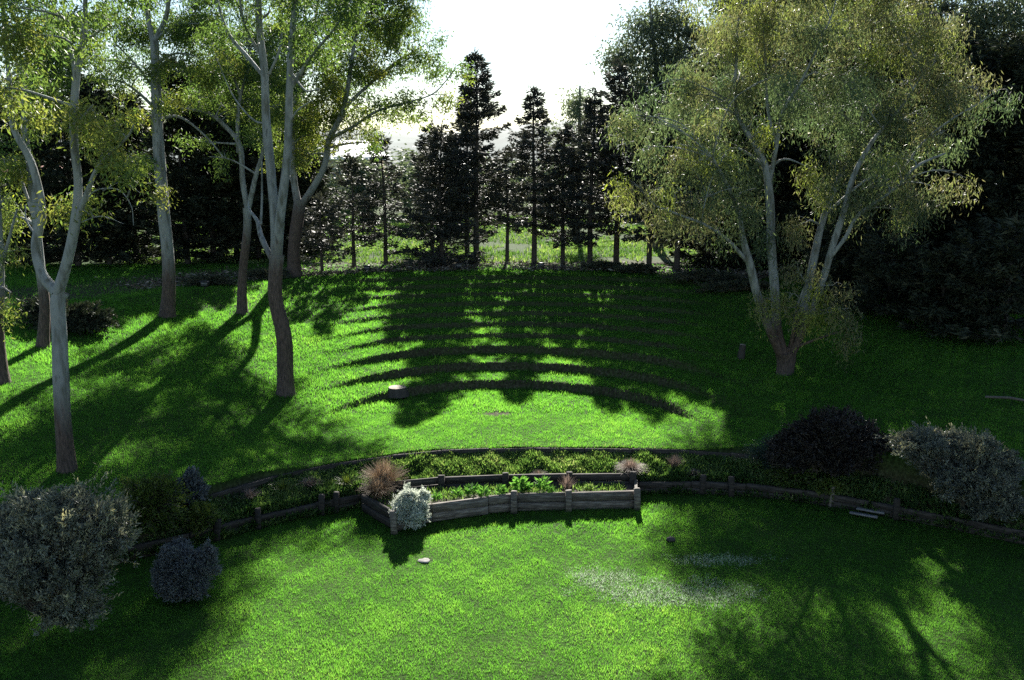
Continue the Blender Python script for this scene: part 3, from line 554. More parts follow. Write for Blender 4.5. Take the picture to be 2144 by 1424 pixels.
gum('distant_gum_tree', 'small yellowish gum showing through between two dark conifers', b,
    [[(1206, 540, 0, 14), (1210, 400, 0, 11), (1214, 280, 0, 8), (1214, 180, 0, 4)]],
    [(1212, 195, 22, 20, 0, .3), (1205, 225, 24, 22, 0, .2), (1225, 250, 25, 25, 0), (1150, 270, 28, 22, 0, .2, .8), (1215, 310, 40, 40, 0)], .5, GB, M_EUCFAR, tips=5, per=80, leaf=(.18, .32), wid=(.06, .10), sig=.4)

# ------------------------------------------------------------------ conifers
def conifer(name, label, base, top, R, f0, dens=1.0, group=None, mat=M_CON, leafs=(.14, .30), sparse=0.0, lean=0.0, trunk=.012, gap=.34, up=.25, cat='conifer', power=.85, full=1.0):
    h = top - base[2]
    tb = MB(); bb = tb
    P = A([[lean * h * t * t + .04 * h * sin(5 * t + base[0]) * t * .3, .02 * h * sin(4 * t + base[0] * 2) * t, h * t] for t in np.linspace(0, 1, 14)]); P[0, 2] -= .2
    r0 = trunk * h + .03
    V, Fc = tube(P, r0 * (1 - np.linspace(0, 1, 14)) ** .85 + .012, 8, .03); tb.add(V, Fc)
    LP, LD, LT = [], [], []
    z = f0 * h; tz = np.linspace(0, 1, 14)
    # bare dead lower branches
    zz = .12 * h
    while zz < f0 * h:
        for k in range(3):
            a = rng.uniform(0, 2 * pi); L = R * rng.uniform(.15, .5); c = A([np.interp(zz / h, tz, P[:, i]) for i in range(3)])
            e = c + A([cos(a) * L, sin(a) * L, rng.uniform(-.25, .15) * L]); V, Fc = tube(spline([c, (c + e) / 2 + rng.normal(0, .05, 3), e], 4), A([.018, .013, .009, .004]), 3); bb.add(V, Fc)
        zz += gap * 1.3
    a0 = rng.uniform(0, 6)
    while z < h * .985:
        t = (z / h - f0) / (1 - f0)
        prof = R * ((1 - t) ** power) * (.55 + .45 * min(1, (t + .08) * 4 * full)) + .12
        nb = int(rng.integers(4, 7))
        for k in range(nb):
            if rng.random() < sparse: continue
            a = a0 + 2 * pi * k / nb + rng.normal(0, .35); a0 += .5
            L = prof * rng.uniform(.45, 1.3)
            c = A([np.interp(z / h, tz, P[:, i]) for i in range(3)]) + A([0, 0, rng.normal(0, gap * .3)])
            sl = up * (t * 1.6 - .35) + rng.normal(0, .12)
            d = A([cos(a), sin(a), 0])
            e = c + d * L + A([0, 0, sl * L + .08 * L]); m = c + d * L * .55 + A([0, 0, sl * L * .4 - .05 * L])
            Q = spline([c, m, e], 6); V, Fc = tube(Q, np.linspace(.008 + .012 * L, .004, 6), 3); bb.add(V, Fc)
            n = int(105 * L * dens * rng.uniform(.6, 1.3)) + 6
            s = rng.random(n) ** .75 * .92 + .1
            s = np.clip(s, .12, 1.02); p = A([np.interp(s, np.linspace(0, 1, 6), Q[:, i]) for i in range(3)]).T
            wv = (.08 + .30 * L * .5 * (1.05 - s)) * 1.0
            side = rng.normal(0, 1, n) * wv
            perp = A([-sin(a), cos(a), 0])
            p = p + perp * side[:, None] + rng.normal(0, .05, (n, 3)) - A([0, 0, 1]) * (np.abs(side) * .25)[:, None]
            D = d[None] * rng.uniform(.3, 1, n)[:, None] + perp[None] * (np.sign(side) * rng.uniform(.1, .9, n))[:, None] + np.stack([0 * s, 0 * s, rng.normal(.05, .3, n)], 1)
            LP.append(p); LD.append(D); LT.append(np.clip(.45 + rng.normal(0, .2, n) + rng.normal(0, .15), 0, 1))
        z += gap * rng.uniform(.75, 1.25) * (1 - .45 * t)
    n = 40; LP.append(A([P[-1]]) + rng.normal(0, .06, (n, 3)) - A([0, 0, 1]) * rng.uniform(0, .5, n)[:, None]); LD.append(np.stack([rng.normal(0, .4, n), rng.normal(0, .4, n), np.ones(n)], 1)); LT.append(rng.random(n))
    o = thing(name, label, cat, base, group)
    tb.build('trunk', M_CONBARK, o, True)
    LP = np.concatenate(LP); LD = np.concatenate(LD); LT = np.concatenate(LT); n = len(LP)
    V, Fc = leafquads(LP, LD, rng.uniform(*leafs, n), rng.uniform(.045, .095, n), .05)
    mesh('crown', V, Fc, mat, o, np.repeat(LT, 4))
    return o

GC = 'dark conifers in a row along the crest'
rows = [
    (675, 576, 410, 1.4, .22, .6, .3, 'spindly low conifer nearest the spreading gum on the crest'),
    (742, 568, 325, 1.5, .20, .6, .30, 'sparse slim conifer second along from the spreading gum'),
    (808, 562, 285, 1.6, .20, .7, .22, 'open branched conifer in front of the pale house wall'),
    (925, 562, 262, 2.35, .05, .85, .05, 'bushy dark conifer with boughs sweeping down to the grass'),
    (998, 557, 106, 2.1, .27, 1.0, .08, 'tallest sharp pointed conifer with a clean bare lower trunk'),
    (1062, 556, 330, 1.2, .34, .5, .35, 'thin wiry young conifer between the two pointed conifers'),
    (1118, 560, 186, 1.8, .25, .95, .08, 'pointed conifer alone against the middle of the open sky'),
    (1178, 563, 262, 1.8, .2, .85, .08, 'short thick conifer whose blunt top stops below the sky gap'),
    (1235, 566, 190, 2.2, .22, .9, .06, 'conifer with dense ragged tiers tucked beside the leaning tall one'),
    (1290, 560, 130, 2.0, .24, .95, .06, 'tall narrow conifer closing the far side of the sky gap'),
    (1358, 574, 215, 1.9, .22, .8, .0, 'dull conifer under the yellow tipped bough of the largest gum'),
    (1416, 578, 130, 2.3, .18, 1.1, .0, 'thick trunked conifer seen below the broad weeping crown'),
]
for px, by, ty, R, f0, de, spz, lab in rows:
    q = at(px, by, ground(px, by)[1] + 1.5); b = A([q[0], q[1], float(hgt(q[0], q[1]))]); top = at(px, ty, b[1])[2]
    conifer('conifer', lab, b, top, R, f0, de, GC, sparse=spz)
b = A([-2.4, 47.5, float(hgt(-2.4, 47.5))])
conifer('conifer', 'conifer half hidden behind the tallest pointed one', b, at(955, 195, 47.5)[2], 1.7, .12, 1.0, GC)
b = A([-4.4, 49, float(hgt(-4.4, 49))])
conifer('conifer', 'squat conifer behind the bushy one with boughs down to the grass', b, at(880, 262, 49)[2], 1.8, .12, .9, GC)

GL = 'dense dark conifers behind the gums on the slope'
lrow = [(-70, 660, 20, 44), (20, 655, 105, 43), (105, 640, 140, 43), (172, 632, 80, 42.5), (236, 622, 165, 43), (292, 618, 190, 44.5), (398, 612, 125, 43.5), (452, 600, 135, 44.5), (545, 590, 125, 46), (500, 594, 115, 47), (622, 575, 165, 46.5), (590, 585, 140, 48), (640, 560, 225, 49)]  # tall one behind the crest gum trunk is added to shade the slope
lad = ['outermost tall one past the drooping brownish gum', 'one behind the drooping brownish gum', 'one seen through the low fork of the Y shaped gum', 'one beside the fork of the Y shaped gum', 'one in the gap before the straight gum', 'one just before the straight gum trunk', 'one just past the straight gum trunk', 'one between the straight gum and the forked thin gum', 'one between the forked thin gum and the stout gum', 'one right behind the forked stem of the thin gum', 'tall one added to shade the slope from behind the spreading crest gum', 'one behind the stout bulging gum', 'low one behind the spreading crest gum']
for (px, by, ty, Yd), lb in zip(lrow, lad):
    q = at(px, by, Yd); b = A([q[0], Yd, float(hgt(q[0], Yd))])
    conifer('conifer', 'dense dark conifer, the ' + lb, b, at(px, ty, Yd)[2], rng.uniform(2.0, 2.6), .06, 1.15, GL, M_DARK, (.18, .36), 0, gap=.36, power=.55)
GR = 'dark evergreens massed behind the largest gum'
rrow = [(1478, 590, 60, 43, 2.6), (1545, 590, 105, 44, 2.9), (1610, 600, -30, 42, 3.0), (1690, 620, -50, 41, 3.1), (1770, 640, -40, 40, 3.1), (1850, 660, 20, 38, 3.0), (1925, 690, 90, 35, 2.9), (2005, 720, 140, 33, 2.8), (2085, 740, 90, 32, 2.8), (2170, 760, 0, 31, 3.0), (1760, 720, 470, 33.5, 1.7), (1850, 745, 500, 30.5, 1.7), (1960, 770, 520, 28.5, 1.8), (2090, 800, 470, 27, 1.9)]
rad = ['nearest the conifer row', 'second from the conifer row', 'behind the centre stem of the largest gum', 'filling the dark gap within the weeping crown', 'behind the fanning stems of the largest gum', 'under the drooping far bough of the largest gum', 'tall and plain beside the blue grey gum', 'right below the blue grey gum', 'beyond the blue grey gum', 'outermost and tallest of the dark mass',
       'low and bushy beside the hanging lower foliage of the largest gum', 'low and bushy on the shaded slope edge', 'low and bushy, second from the outermost', 'low and bushy, outermost on the shaded slope']
for (px, by, ty, Yd, R), lb in zip(rrow, rad):
    q = at(px, by, Yd); b = A([q[0], Yd, float(hgt(q[0], Yd))])
    conifer('dark_evergreen', 'dark evergreen, ' + lb, b, at(px, ty, Yd)[2], R, .02, 1.3, GR, M_DARK, (.18, .36), 0, gap=.34, power=.36, cat='evergreen tree')

# far bushy trees beyond
GF = 'rounded trees far beyond the conifers'
for i, (px, Yd, ty, w_) in enumerate([(560, 72, 300, 60), (655, 68, 360, 40), (770, 70, 318, 60), (850, 76, 310, 55), (915, 66, 330, 55), (985, 80, 330, 60), (1045, 70, 345, 45), (1090, 88, 330, 60), (1160, 72, 340, 55), (1240, 78, 330, 60), (1330, 74, 320, 60), (1450, 78, 330, 70), (470, 80, 320, 60), (330, 84, 320, 70), (200, 78, 330, 70), (80, 84, 320, 70)]):
    lab = ['far rounded tree beyond the stout gum', 'far low bush tree by the cream house', 'far rounded tree in front of the cream house', 'far tree beyond the open branched conifer', 'far tree behind the bushy conifer', 'far tree glimpsed beside the tallest pointed conifer', 'far bush tree behind the thin wiry conifer', 'far tree between the two pointed conifers', 'far tree behind the short thick conifer', 'far tree behind the ragged tiered conifer', 'far tree behind the dull conifer under the yellow bough', 'far tree beyond the thick trunked conifer', 'far tree behind the forked thin gum', 'far tree behind the straight gum', 'far tree seen before the straight gum', 'far tree behind the Y shaped gum'][i]
    q = at(px, 460, Yd); b = A([q[0], Yd, float(hgt(q[0], Yd))])
    s_ = ppm(Yd); zt = at(px, ty, Yd)[2]
    by = 712 - F * tan(math.atan((zt - CAMZ) / Yd) + PITCH)
    hh = (zt - b[2]) * s_
    bl = [(px + rng.normal(0, w_ * .4), ty + hh * f, w_ * rng.uniform(.5, .8), hh * .2, rng.normal(0, 1)) for f in (.2, .3, .4, .45, .55, .6, .7)]
    gum('far_tree', lab, b, [[(px, ty + hh, 0, 10), (px + 3, ty + hh * .6, 0, 8), (px, ty + hh * .3, 0, 4)]], bl, 0, GF, M_EUCFAR, tips=2.2, per=55, leaf=(.3, .5), wid=(.10, .2), hang=.3, barkm=M_DARKBARK, cat='tree', sig=.5)

# ------------------------------------------------------------------ shrubs
def shrub(name, label, base, ctr, rad, ntw, per, leaf, wid, mat, cat='shrub', group=None, upb=.5, twigm=M_TWIG, tone=.45, tvar=.15, inner=.35, droop=0.0, blobs=None, spiky=.0, sat=0):
    base = A(base); bb = MB(); LP, LD, LT = [], [], []
    parts = blobs or [(A(ctr), A(rad), 1.0)]
    if sat: parts = [(c, r * .86, fr) for c, r, fr in parts] + [(c + v * r * .82, r * rng.uniform(.22, .42), .075) for c, r, fr in parts[:2] for v in norm(rng.normal(size=(sat, 3)) + A([0, -.2, .35]))]
    if spiky: parts = list(parts) + [(c + A([0, 0, .06]), r * 1.27, .10 * fr) for c, r, fr in parts if fr > .1]
    for c, r, fr in parts:
        n = int(ntw * fr)
        u = norm(rng.normal(size=(n, 3)) + A([0, 0, .25])); u[:, 2] = np.where(u[:, 2] < -.75, -u[:, 2], u[:, 2])
        lum = 1 + .2 * np.sin(u[:, 0] * 5 + base[0] * 3) * np.sin(u[:, 2] * 4 + 1) + .14 * np.sin(u[:, 1] * 9 + u[:, 0] * 7) + .12 * np.sin(u[:, 0] * 13 + u[:, 2] * 11)
        E = c + u * r * (rng.uniform(.72, 1.0, n) * lum + spiky * np.abs(rng.normal(0, 1, n)) * (u[:, 2] > -.2))[:, None]
        for e, uu in zip(E, u):
            st = base * .6 + (c * .4) + rng.normal(0, .08, 3) * r if rng.random() < .6 else c + uu * r * rng.uniform(.2, .5)
            st[2] = max(st[2], base[2] + .02)
            m = (st + e) / 2 + A([0, 0, .1 * upb])
            Q = spline([st, m, e], 5); V, Fc = tube(Q, np.linspace(.012, .003, 5), 3); bb.add(V, Fc)
            k = int(rng.poisson(per)); s = np.clip(inner + (1 - inner) * rng.random(k) ** .7, 0, 1)
            p = A([np.interp(s, np.linspace(0, 1, 5), Q[:, i]) for i in range(3)]).T + rng.normal(0, .022, (k, 3))
            d = norm(e - m)
            LP.append(p); LD.append(d * .8 + rng.normal(0, .5, (k, 3)) + A([0, 0, upb * .5 - droop])); LT.append(np.clip(tone + rng.normal(0, tvar) + rng.normal(0, tvar * .6, k), 0, 1))
    o = thing(name, label, cat, base, group)
    bb.build('stems', twigm, o, True, base)
    LP = np.concatenate(LP); LD = np.concatenate(LD); LT = np.concatenate(LT); n = len(LP)
    LP[:, 2] = np.maximum(LP[:, 2], hgt(LP[:, 0], LP[:, 1]) + .01)
    V, Fc = leafquads(LP - base, LD, rng.uniform(*leaf, n), rng.uniform(*wid, n), .05)
    mesh('foliage', V, Fc, mat, o, np.repeat(LT, 4)); return o

b = ground(125, 1325); Yb = b[1]; 
shrub('grey_shrub', 'big rounded grey leaved shrub with spiky pale sprays beside the lower lawn', b, None, None, 1700, 34, (.05, .10), (.016, .03), M_GREY, sat=9, spiky=.2, tone=.45, tvar=.2,
      blobs=[(at(125, 1160, Yb), A([1.0, 1.0, 1.0]), .5), (at(60, 1150, Yb + .2), A([.75, .8, .75]), .22), (at(215, 1120, Yb - .1), A([.55, .6, .6]), .18), (at(150, 1265, Yb - .2), A([.6, .6, .45]), .16)])
b = ground(392, 1250); Yb = b[1]
shrub('slate_shrub', 'compact dark slate grey shrub next to the big spiky grey shrub', b, None, None, 900, 30, (.03, .06), (.012, .02), M_SLATE, sat=7, upb=.9, tone=.45, tvar=.28,
      blobs=[(at(392, 1195, Yb), A([.52, .52, .52]), .7), (at(350, 1215, Yb), A([.32, .35, .38]), .2), (at(440, 1180, Yb), A([.22, .3, .42]), .15), (at(390, 1232, Yb), A([.42, .42, .25]), .3)])
b = ground(310, 1115); Yb = b[1]
shrub('green_bush', 'dull olive bush behind the big spiky grey shrub', b, None, None, 520, 30, (.04, .09), (.015, .03), M_OLIVE, blobs=[(at(315, 1055, Yb), A([.75, .6, .6]), 1)])
b = ground(425, 1112); Yb = b[1]
shrub('green_bush', 'small light olive bush at the end of the timber edge', b, None, None, 300, 28, (.035, .07), (.012, .025), M_OLIVE, tone=.65, blobs=[(at(422, 1088, Yb), A([.38, .35, .35]), 1)])
b = ground(402, 1062); Yb = b[1]
shrub('dark_leaved_shrub', 'dark upright shrub with glossy leaves among the olive bushes', b, None, None, 260, 26, (.05, .09), (.03, .05), M_SLATE, tone=.35, blobs=[(at(402, 1028, Yb), A([.28, .28, .42]), 1)])
b = ground(1740, 1010); Yb = b[1]
shrub('purple_shrub', 'broad dark purple leaved shrub in deep shade beside the bluish grass', b, None, None, 1100, 30, (.05, .1), (.02, .035), M_PURPLE, sat=8, blobs=[(at(1715, 925, Yb), A([1.0, .8, .85]), .6), (at(1800, 935, Yb + .2), A([.85, .7, .6]), .4), (at(1640, 950, Yb), A([.5, .5, .5]), .2), (at(1870, 960, Yb + .2), A([.5, .5, .4]), .2)])
b = ground(2035, 1095); Yb = b[1]
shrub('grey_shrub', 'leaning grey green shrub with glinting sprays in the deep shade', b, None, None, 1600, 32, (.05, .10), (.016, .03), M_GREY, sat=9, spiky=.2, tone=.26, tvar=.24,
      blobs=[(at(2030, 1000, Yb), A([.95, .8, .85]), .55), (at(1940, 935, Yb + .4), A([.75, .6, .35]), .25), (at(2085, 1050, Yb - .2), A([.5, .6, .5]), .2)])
b = ground(864, 1106); Yb = b[1]
shrub('silver_shrub', 'silvery white leaved round shrub at the corner of the timber planter', b, None, None, 900, 34, (.03, .055), (.016, .028), M_SILVER, sat=5, tone=.5, upb=.7, blobs=[(at(862, 1066, Yb), A([.47, .44, .48]), 1)])
b = ground(1620, 985); Yb = b[1]
shrub('low_green_shrub', 'low dark green shrub at the foot of the purple shrub', ground(1668, 1012), None, None, 300, 25, (.05, .1), (.02, .04), M_OLIVE, tone=.2, blobs=[(at(1660, 990, ground(1668, 1012)[1]), A([.6, .4, .35]), 1)])
b = ground(1738, 1040)
shrub('low_green_shrub', 'small leafy plant leaning over the pale post below the purple shrub', b, None, None, 120, 22, (.05, .09), (.03, .05), M_OLIVE, tone=.5, blobs=[(at(1735, 1022, b[1]), A([.35, .25, .2]), 1)])
# bushes in the shade under the left conifers
b = ground(165, 690)
shrub('dark_bush', 'low black green bush under the conifers behind the Y shaped gum', b, None, None, 420, 30, (.09, .17), (.04, .07), M_DARK, blobs=[(at(150, 668, b[1]), A([1.2, .9, .5]), .5), (at(90, 660, b[1]), A([.9, .7, .6]), .3), (at(195, 672, b[1]), A([.7, .6, .35]), .2)])

# understorey shrubs along the crest
GU = 'scrubby undergrowth bushes at the foot of the conifers'
for px, py, w_, lab in [(1265, 566, .7, 'scrubby bush between the ragged conifer and the tall narrow one'), (1330, 572, .7, 'scrubby bush before the dull conifer trunk'), (1480, 590, 1.2, 'scrubby bush where the row meets the dark evergreens'), (1545, 610, 1.1, 'scrubby bush behind the fanning stems, nearest the terraces'), (560, 585, .8, 'scrubby bush behind the stout bulging gum trunk'), (440, 598, .7, 'scrubby bush past the straight gum trunk')]:
    b = ground(px, py)
    shrub('scrub_bush', lab, b, None, None, 150, 26, (.08, .16), (.03, .06), M_DARK, group=GU, tone=.7, blobs=[(b + A([0, 0, .16]), A([w_ * 1.5, .5, .16 + .08 * w_]), 1)])

# ------------------------------------------------------------------ tufts of tall grass
def tuft(name, label, base, h, spread, n, wd, mat, cat='ornamental grass', droop=.5, group=None, tone=.5, az=None):
    base = A(base); V = []; T = []
    for i in range(n):
        a = rng.uniform(0, 2 * pi) if az is None else rng.normal(az[0], az[1]); s = spread * rng.uniform(.15, 1); hh = h * rng.uniform(.6, 1.05)
        r = rng.normal(0, .07, 2) * spread; d = A([cos(a), sin(a)]); t_ = np.linspace(0, 1, 5)
        x = r[0] + d[0] * s * t_ ** 1.4; y = r[1] + d[1] * s * t_ ** 1.4; z = hh * (t_ - droop * (s / spread) * t_ ** 3)
        p = np.stack([x, y, np.maximum(z, .0)], 1); pe = A([-d[1], d[0], 0.2 * rng.normal()]) * wd / 2
        wj = np.linspace(1, .25, 5)[:, None]
        V.append(np.stack([p - pe * wj, p + pe * wj], 1).reshape(-1, 3)); T.append(np.full(10, np.clip(tone + rng.normal(0, .22), 0, 1)))
    V = np.concatenate(V); k = np.arange(n)[:, None] * 10 + np.arange(4)[None] * 2
    Fc = np.stack([k, k + 1, k + 3, k + 2], -1).reshape(-1, 4)
    o = mesh(name, V, Fc, mat, None, np.concatenate(T)); o.location = tuple(base); return tag(o, label, cat, group)

# ------------------------------------------------------------------ timber retaining walls and planter
def wall(name, label, pts, z0, h, courses, thick, mat, posts, posth, pmat, postw=.13, jit=.006):
    """pts: list of (x, y); sleepers laid end to end along it, posts in front (towards -Y) at given (x)."""
    pts = A(pts); o = thing(name, label, 'retaining wall', (pts[0][0], pts[0][1], z0))
    org = A([pts[0][0], pts[0][1], z0])
    for i in range(len(pts) - 1):
        p, q = pts[i], pts[i + 1]; L = np.linalg.norm(q - p); a = atan2(q[1] - p[1], q[0] - p[0])
        for c in range(courses):
            hc = h / courses
            m = MB(); m.box((0, 0, 0), (L - .012, thick, hc - .008), 0, rng.uniform(.35, .7), jit, .015)
            b_ = m.build('sleeper', mat, o)
            cc = (p + q) / 2; b_.location = (cc[0] - org[0] + rng.normal(0, .006), cc[1] - org[1] + rng.normal(0, .008), hc * (c + .5) + rng.normal(0, .004)); b_.rotation_euler = (rng.normal(0, .02), rng.normal(0, .006), a)
    for x, y, a in posts:
        m = MB(); m.box((0, 0, 0), (postw, postw * .8, posth), 0, rng.uniform(.2, .5), .005, .015)
        b_ = m.build('post', pmat, o); b_.location = (x - org[0], y - org[1], posth / 2 - .06); b_.rotation_euler = (rng.normal(0, .03), rng.normal(0, .03), a)
    return o

def along(f, x0, x1, step, off=0.0):
    xs_ = np.linspace(x0, x1, max(2, int(round((x1 - x0) / step)) + 1)); return [(x, float(f(x)) + off) for x in xs_]
PT = 0.09
def postat(px, py, z=0.0, f=r1, off=-.12):
    p = onflat(px, py, z); return (p[0], float(f(p[0])) + off, 0.0)
XL = onflat(250, 1178, 0)[0]; XM = onflat(775, 1058, 0)[0]
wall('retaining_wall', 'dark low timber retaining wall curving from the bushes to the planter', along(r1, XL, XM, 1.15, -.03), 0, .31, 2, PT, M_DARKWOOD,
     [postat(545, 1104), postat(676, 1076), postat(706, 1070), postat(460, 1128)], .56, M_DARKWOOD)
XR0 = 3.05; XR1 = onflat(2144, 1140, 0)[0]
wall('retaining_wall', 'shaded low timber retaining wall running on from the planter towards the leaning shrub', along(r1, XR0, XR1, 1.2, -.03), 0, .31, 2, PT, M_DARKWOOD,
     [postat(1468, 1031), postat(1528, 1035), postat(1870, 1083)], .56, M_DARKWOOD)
# pale post standing by itself
p = onflat(1738, 1060, 0); m = MB(); m.box((0, 0, .22), (.10, .09, .56), .1, 1.0, .006, .015)
o = m.build('timber_post', M_WOOD); o.location = (p[0], p[1] - .02, 0); o.rotation_euler = (0, .04, 0); tag(o, 'single pale timber post standing before the shaded retaining wall', 'post')
# upper edging
X0 = onflat(440, 1034, .8)[0]; X1 = onflat(1640, 958, .8)[0]
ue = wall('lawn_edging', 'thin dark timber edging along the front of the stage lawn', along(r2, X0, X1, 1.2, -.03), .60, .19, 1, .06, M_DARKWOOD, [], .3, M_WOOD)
ue['category'] = 'edging'

# planter box
FP = [onflat(x, y, 0.0) for x, y in ((826, 1112), (905, 1092), (1022, 1076), (1078, 1070), (1190, 1068), (1332, 1064))]
FP = [A([q[0], q[1]]) for q in FP]
pl = thing('planter', 'weathered timber planter box built out from the lower retaining wall', 'planter', (FP[0][0], FP[0][1], 0)); po = A([FP[0][0], FP[0][1], 0])
def sleepers(p, q, h, courses, mat, z0=0.0, thick=.08):
    L = np.linalg.norm(q - p); a = atan2(q[1] - p[1], q[0] - p[0]); hc = h / courses
    for c in range(courses):
        m = MB(); m.box((0, 0, 0), (L - .01, thick, hc - .014), 0, rng.uniform(.45, .85), .005, .014)
        b_ = m.build('sleeper', mat, pl); cc = (p + q) / 2
        b_.location = (cc[0] - po[0], cc[1] - po[1] + rng.normal(0, .006), z0 + hc * (c + .5)); b_.rotation_euler = (rng.normal(0, .025), rng.normal(0, .006), a)
for i in range(len(FP) - 1):
    sleepers(FP[i], FP[i + 1], .44, 2, M_WOOD)
RB = A([2.98, 20.32]); LB = A([-3.2, 19.95])
LB = A([onflat(765, 1058, 0)[0], 19.35])
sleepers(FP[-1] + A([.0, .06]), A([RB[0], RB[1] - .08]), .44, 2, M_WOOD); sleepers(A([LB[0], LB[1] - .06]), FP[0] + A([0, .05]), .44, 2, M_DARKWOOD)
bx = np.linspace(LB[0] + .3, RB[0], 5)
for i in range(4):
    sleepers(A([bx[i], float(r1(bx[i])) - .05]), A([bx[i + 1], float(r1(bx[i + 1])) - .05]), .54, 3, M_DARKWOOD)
for px, py in ((1076, 1071), (1190, 1069), (1332, 1065), (826, 1114)):
    q = onflat(px, py, 0); m = MB(); m.box((0, 0, 0), (.14, .10, .58), 0, rng.uniform(.55, .85), .005, .016); b_ = m.build('post', M_WOOD, pl); b_.location = (q[0] - po[0], q[1] - po[1] - .10, .25); b_.rotation_euler = (rng.normal(0, .02), rng.normal(0, .03), 0)
for px in (925, 1058, 1192, 1326):
    q = at(px, 1010, 20.15); m = MB(); m.box((0, 0, 0), (.15, .10, .62), 0, .4, .005, .016); b_ = m.build('post', M_DARKWOOD, pl); b_.location = (q[0] - po[0], float(r1(q[0])) - .16 - po[1], .31)
# soil sheet inside
fx = np.linspace(LB[0] + .15, RB[0] - .06, 60); fy0 = np.interp(fx, [f[0] for f in FP], [f[1] for f in FP]); fy0 = np.where(fx < FP[0][0], LB[1] + (FP[0][1] - LB[1]) * (fx - LB[0]) / (FP[0][0] - LB[0]), fy0) + .03; fy1 = r1(fx) - .06
tt = np.linspace(0, 1, 10)[:, None]; SX = np.broadcast_to(fx, (10, 60)); SY = fy0 * (1 - tt) + fy1 * tt; SZ = .30 + .035 * wob(SX, SY, 4) + 0 * SX
I3 = np.arange(600).reshape(10, 60)
mesh('soil', np.stack([SX, SY, SZ], -1).reshape(-1, 3) - po, np.stack([I3[:-1, :-1], I3[:-1, 1:], I3[1:, 1:], I3[1:, :-1]], -1).reshape(-1, 4), M_SOIL, pl, smooth=True)
def inplanter(px, f, z=.32):
    x = at(px, 1040, 19.8)[0]; y0 = np.interp(x, fx, fy0); y1 = np.interp(x, fx, fy1); return A([x, y0 + (y1 - y0) * f, z])

n = 5200; ti = rng.random(n); fi = np.sqrt(rng.random(n)); X = LB[0] + .2 + (RB[0] - LB[0] - .5) * ti; fi = np.clip(fi * .8, .05, .95)
Y = np.interp(X, fx, fy0) * (1 - fi) + np.interp(X, fx, fy1) * fi; k = rng.random(n) < np.clip(.5 + .6 * wob(X, Y, 2.6, 4) - .25 * (X > 1.2), 0, 1); X, Y = X[k], Y[k]; n = len(X)
V, Fc = leafquads(np.stack([X, Y, .30 + .035 * wob(X, Y, 4)], 1), np.stack([rng.normal(0, .6, n), rng.normal(0, .6, n), rng.uniform(.4, 1.2, n)], 1), rng.uniform(.05, .17, n), rng.uniform(.012, .03, n), .06)
tag(mesh('planter_weeds', V, Fc, M_WEED, tone=np.repeat(np.clip(rng.normal(.45, .2, n), 0, 1), 4)), 'rough grass and weeds growing in the timber planter', 'weeds', kind='stuff')

def leafy(name, label, base, h, n, L, W, mat, group=None, cat='plant', tone=.5):
    base = A(base); a = rng.uniform(0, 2 * pi, n); r = np.abs(rng.normal(0, .35 * h, n)); zz = h * rng.uniform(.1, .9, n) * (1 - .5 * r / (h + 1e-6)).clip(.2, 1)
    P_ = np.stack([np.cos(a) * r * .5, np.sin(a) * r * .5, zz], 1); D = np.stack([np.cos(a), np.sin(a), rng.uniform(.2, 1.2, n)], 1)
    V, Fc = leafquads(P_, D, rng.uniform(.7, 1.2, n) * L, rng.uniform(.7, 1.2, n) * W, .12)
    o = mesh(name, V, Fc, mat, None, np.repeat(np.clip(tone + rng.normal(0, .25, n), 0, 1), 4)); o.location = tuple(base); return tag(o, label, cat, group)

GP = 'leafy green plants in the timber planter'
lp = [(925, .3, .16, 'low leafy plant nearest the silvery shrub in the planter'), (958, .4, .18, 'second leafy plant in the planter from the silvery shrub'), (990, .35, .2, 'leafy plant halfway between the silvery shrub and the first planter post'), (1015, .3, .22, 'leafy plant over the joint of the planter boards'), (1045, .4, .24, 'leafy plant before the first planter post'), (1085, .4, .30, 'tall leafy plant just behind the first planter post'), (1110, .3, .24, 'leafy plant past the first planter post'), (1135, .4, .30, 'tallest bright leafy plant in the planter'), (1158, .3, .22, 'leafy plant next to the brown dead one')]
for px, f, h, lab in lp: leafy('leafy_plant', lab, inplanter(px + rng.normal(0, 5), np.clip(f + rng.normal(0, .15), .15, .7)), h * rng.uniform(.8, 1.3), int(rng.uniform(60, 110)), rng.uniform(.12, .2), rng.uniform(.03, .055), M_LUSH, GP, tone=rng.uniform(.3, .7))
leafy('leafy_plant', 'yellowish low plant past the brown dead plant in the planter', inplanter(1232, .3), .16, 130, .10, .025, M_WEED, GP, tone=.6)
tuft('dead_plant', 'brown dead upright plant in the planter above the second post', inplanter(1186, .35), .42, .25, 140, .014, M_DRYGREY, 'dead plant', .15, tone=.4)
p = onflat(812, 1068, .35); p[2] = .42
tuft('dry_grass_clump', 'tawny dry grass clump spilling over the planter end beside the silvery shrub', ground(805, 1042), 1.0, .62, 1100, .015, M_DRY, 'dry grass', .35)
tuft('dry_grass_clump', 'tawny low half of the dry clump drooping over the planter end board', inplanter(800, .4), .6, .5, 600, .014, M_DRY, 'dry grass', .5, tone=.35)
tuft('faded_grass_clump', 'faded mauve brown grass clump over the far end of the planter', ground(1320, 996), .48, .46, 1100, .010, M_DRYGREY, 'dry grass', .55)
tuft('faded_grass_clump', 'thin upright faded grass clump beyond the planter in the weeds', ground(1412, 985), .42, .3, 350, .009, M_DRYGREY, 'dry grass', .2)
tuft('faded_grass_clump', 'small faded grass clump above the first shaded wall post', ground(1450, 1004), .24, .25, 260, .009, M_DRYGREY, 'dry grass', .4)
tuft('faded_grass_clump', 'small grey twiggy clump hanging over the back wall of the planter', ground(1128, 1000), .22, .3, 300, .009, M_DRYGREY, 'dry grass', .6, tone=.3)
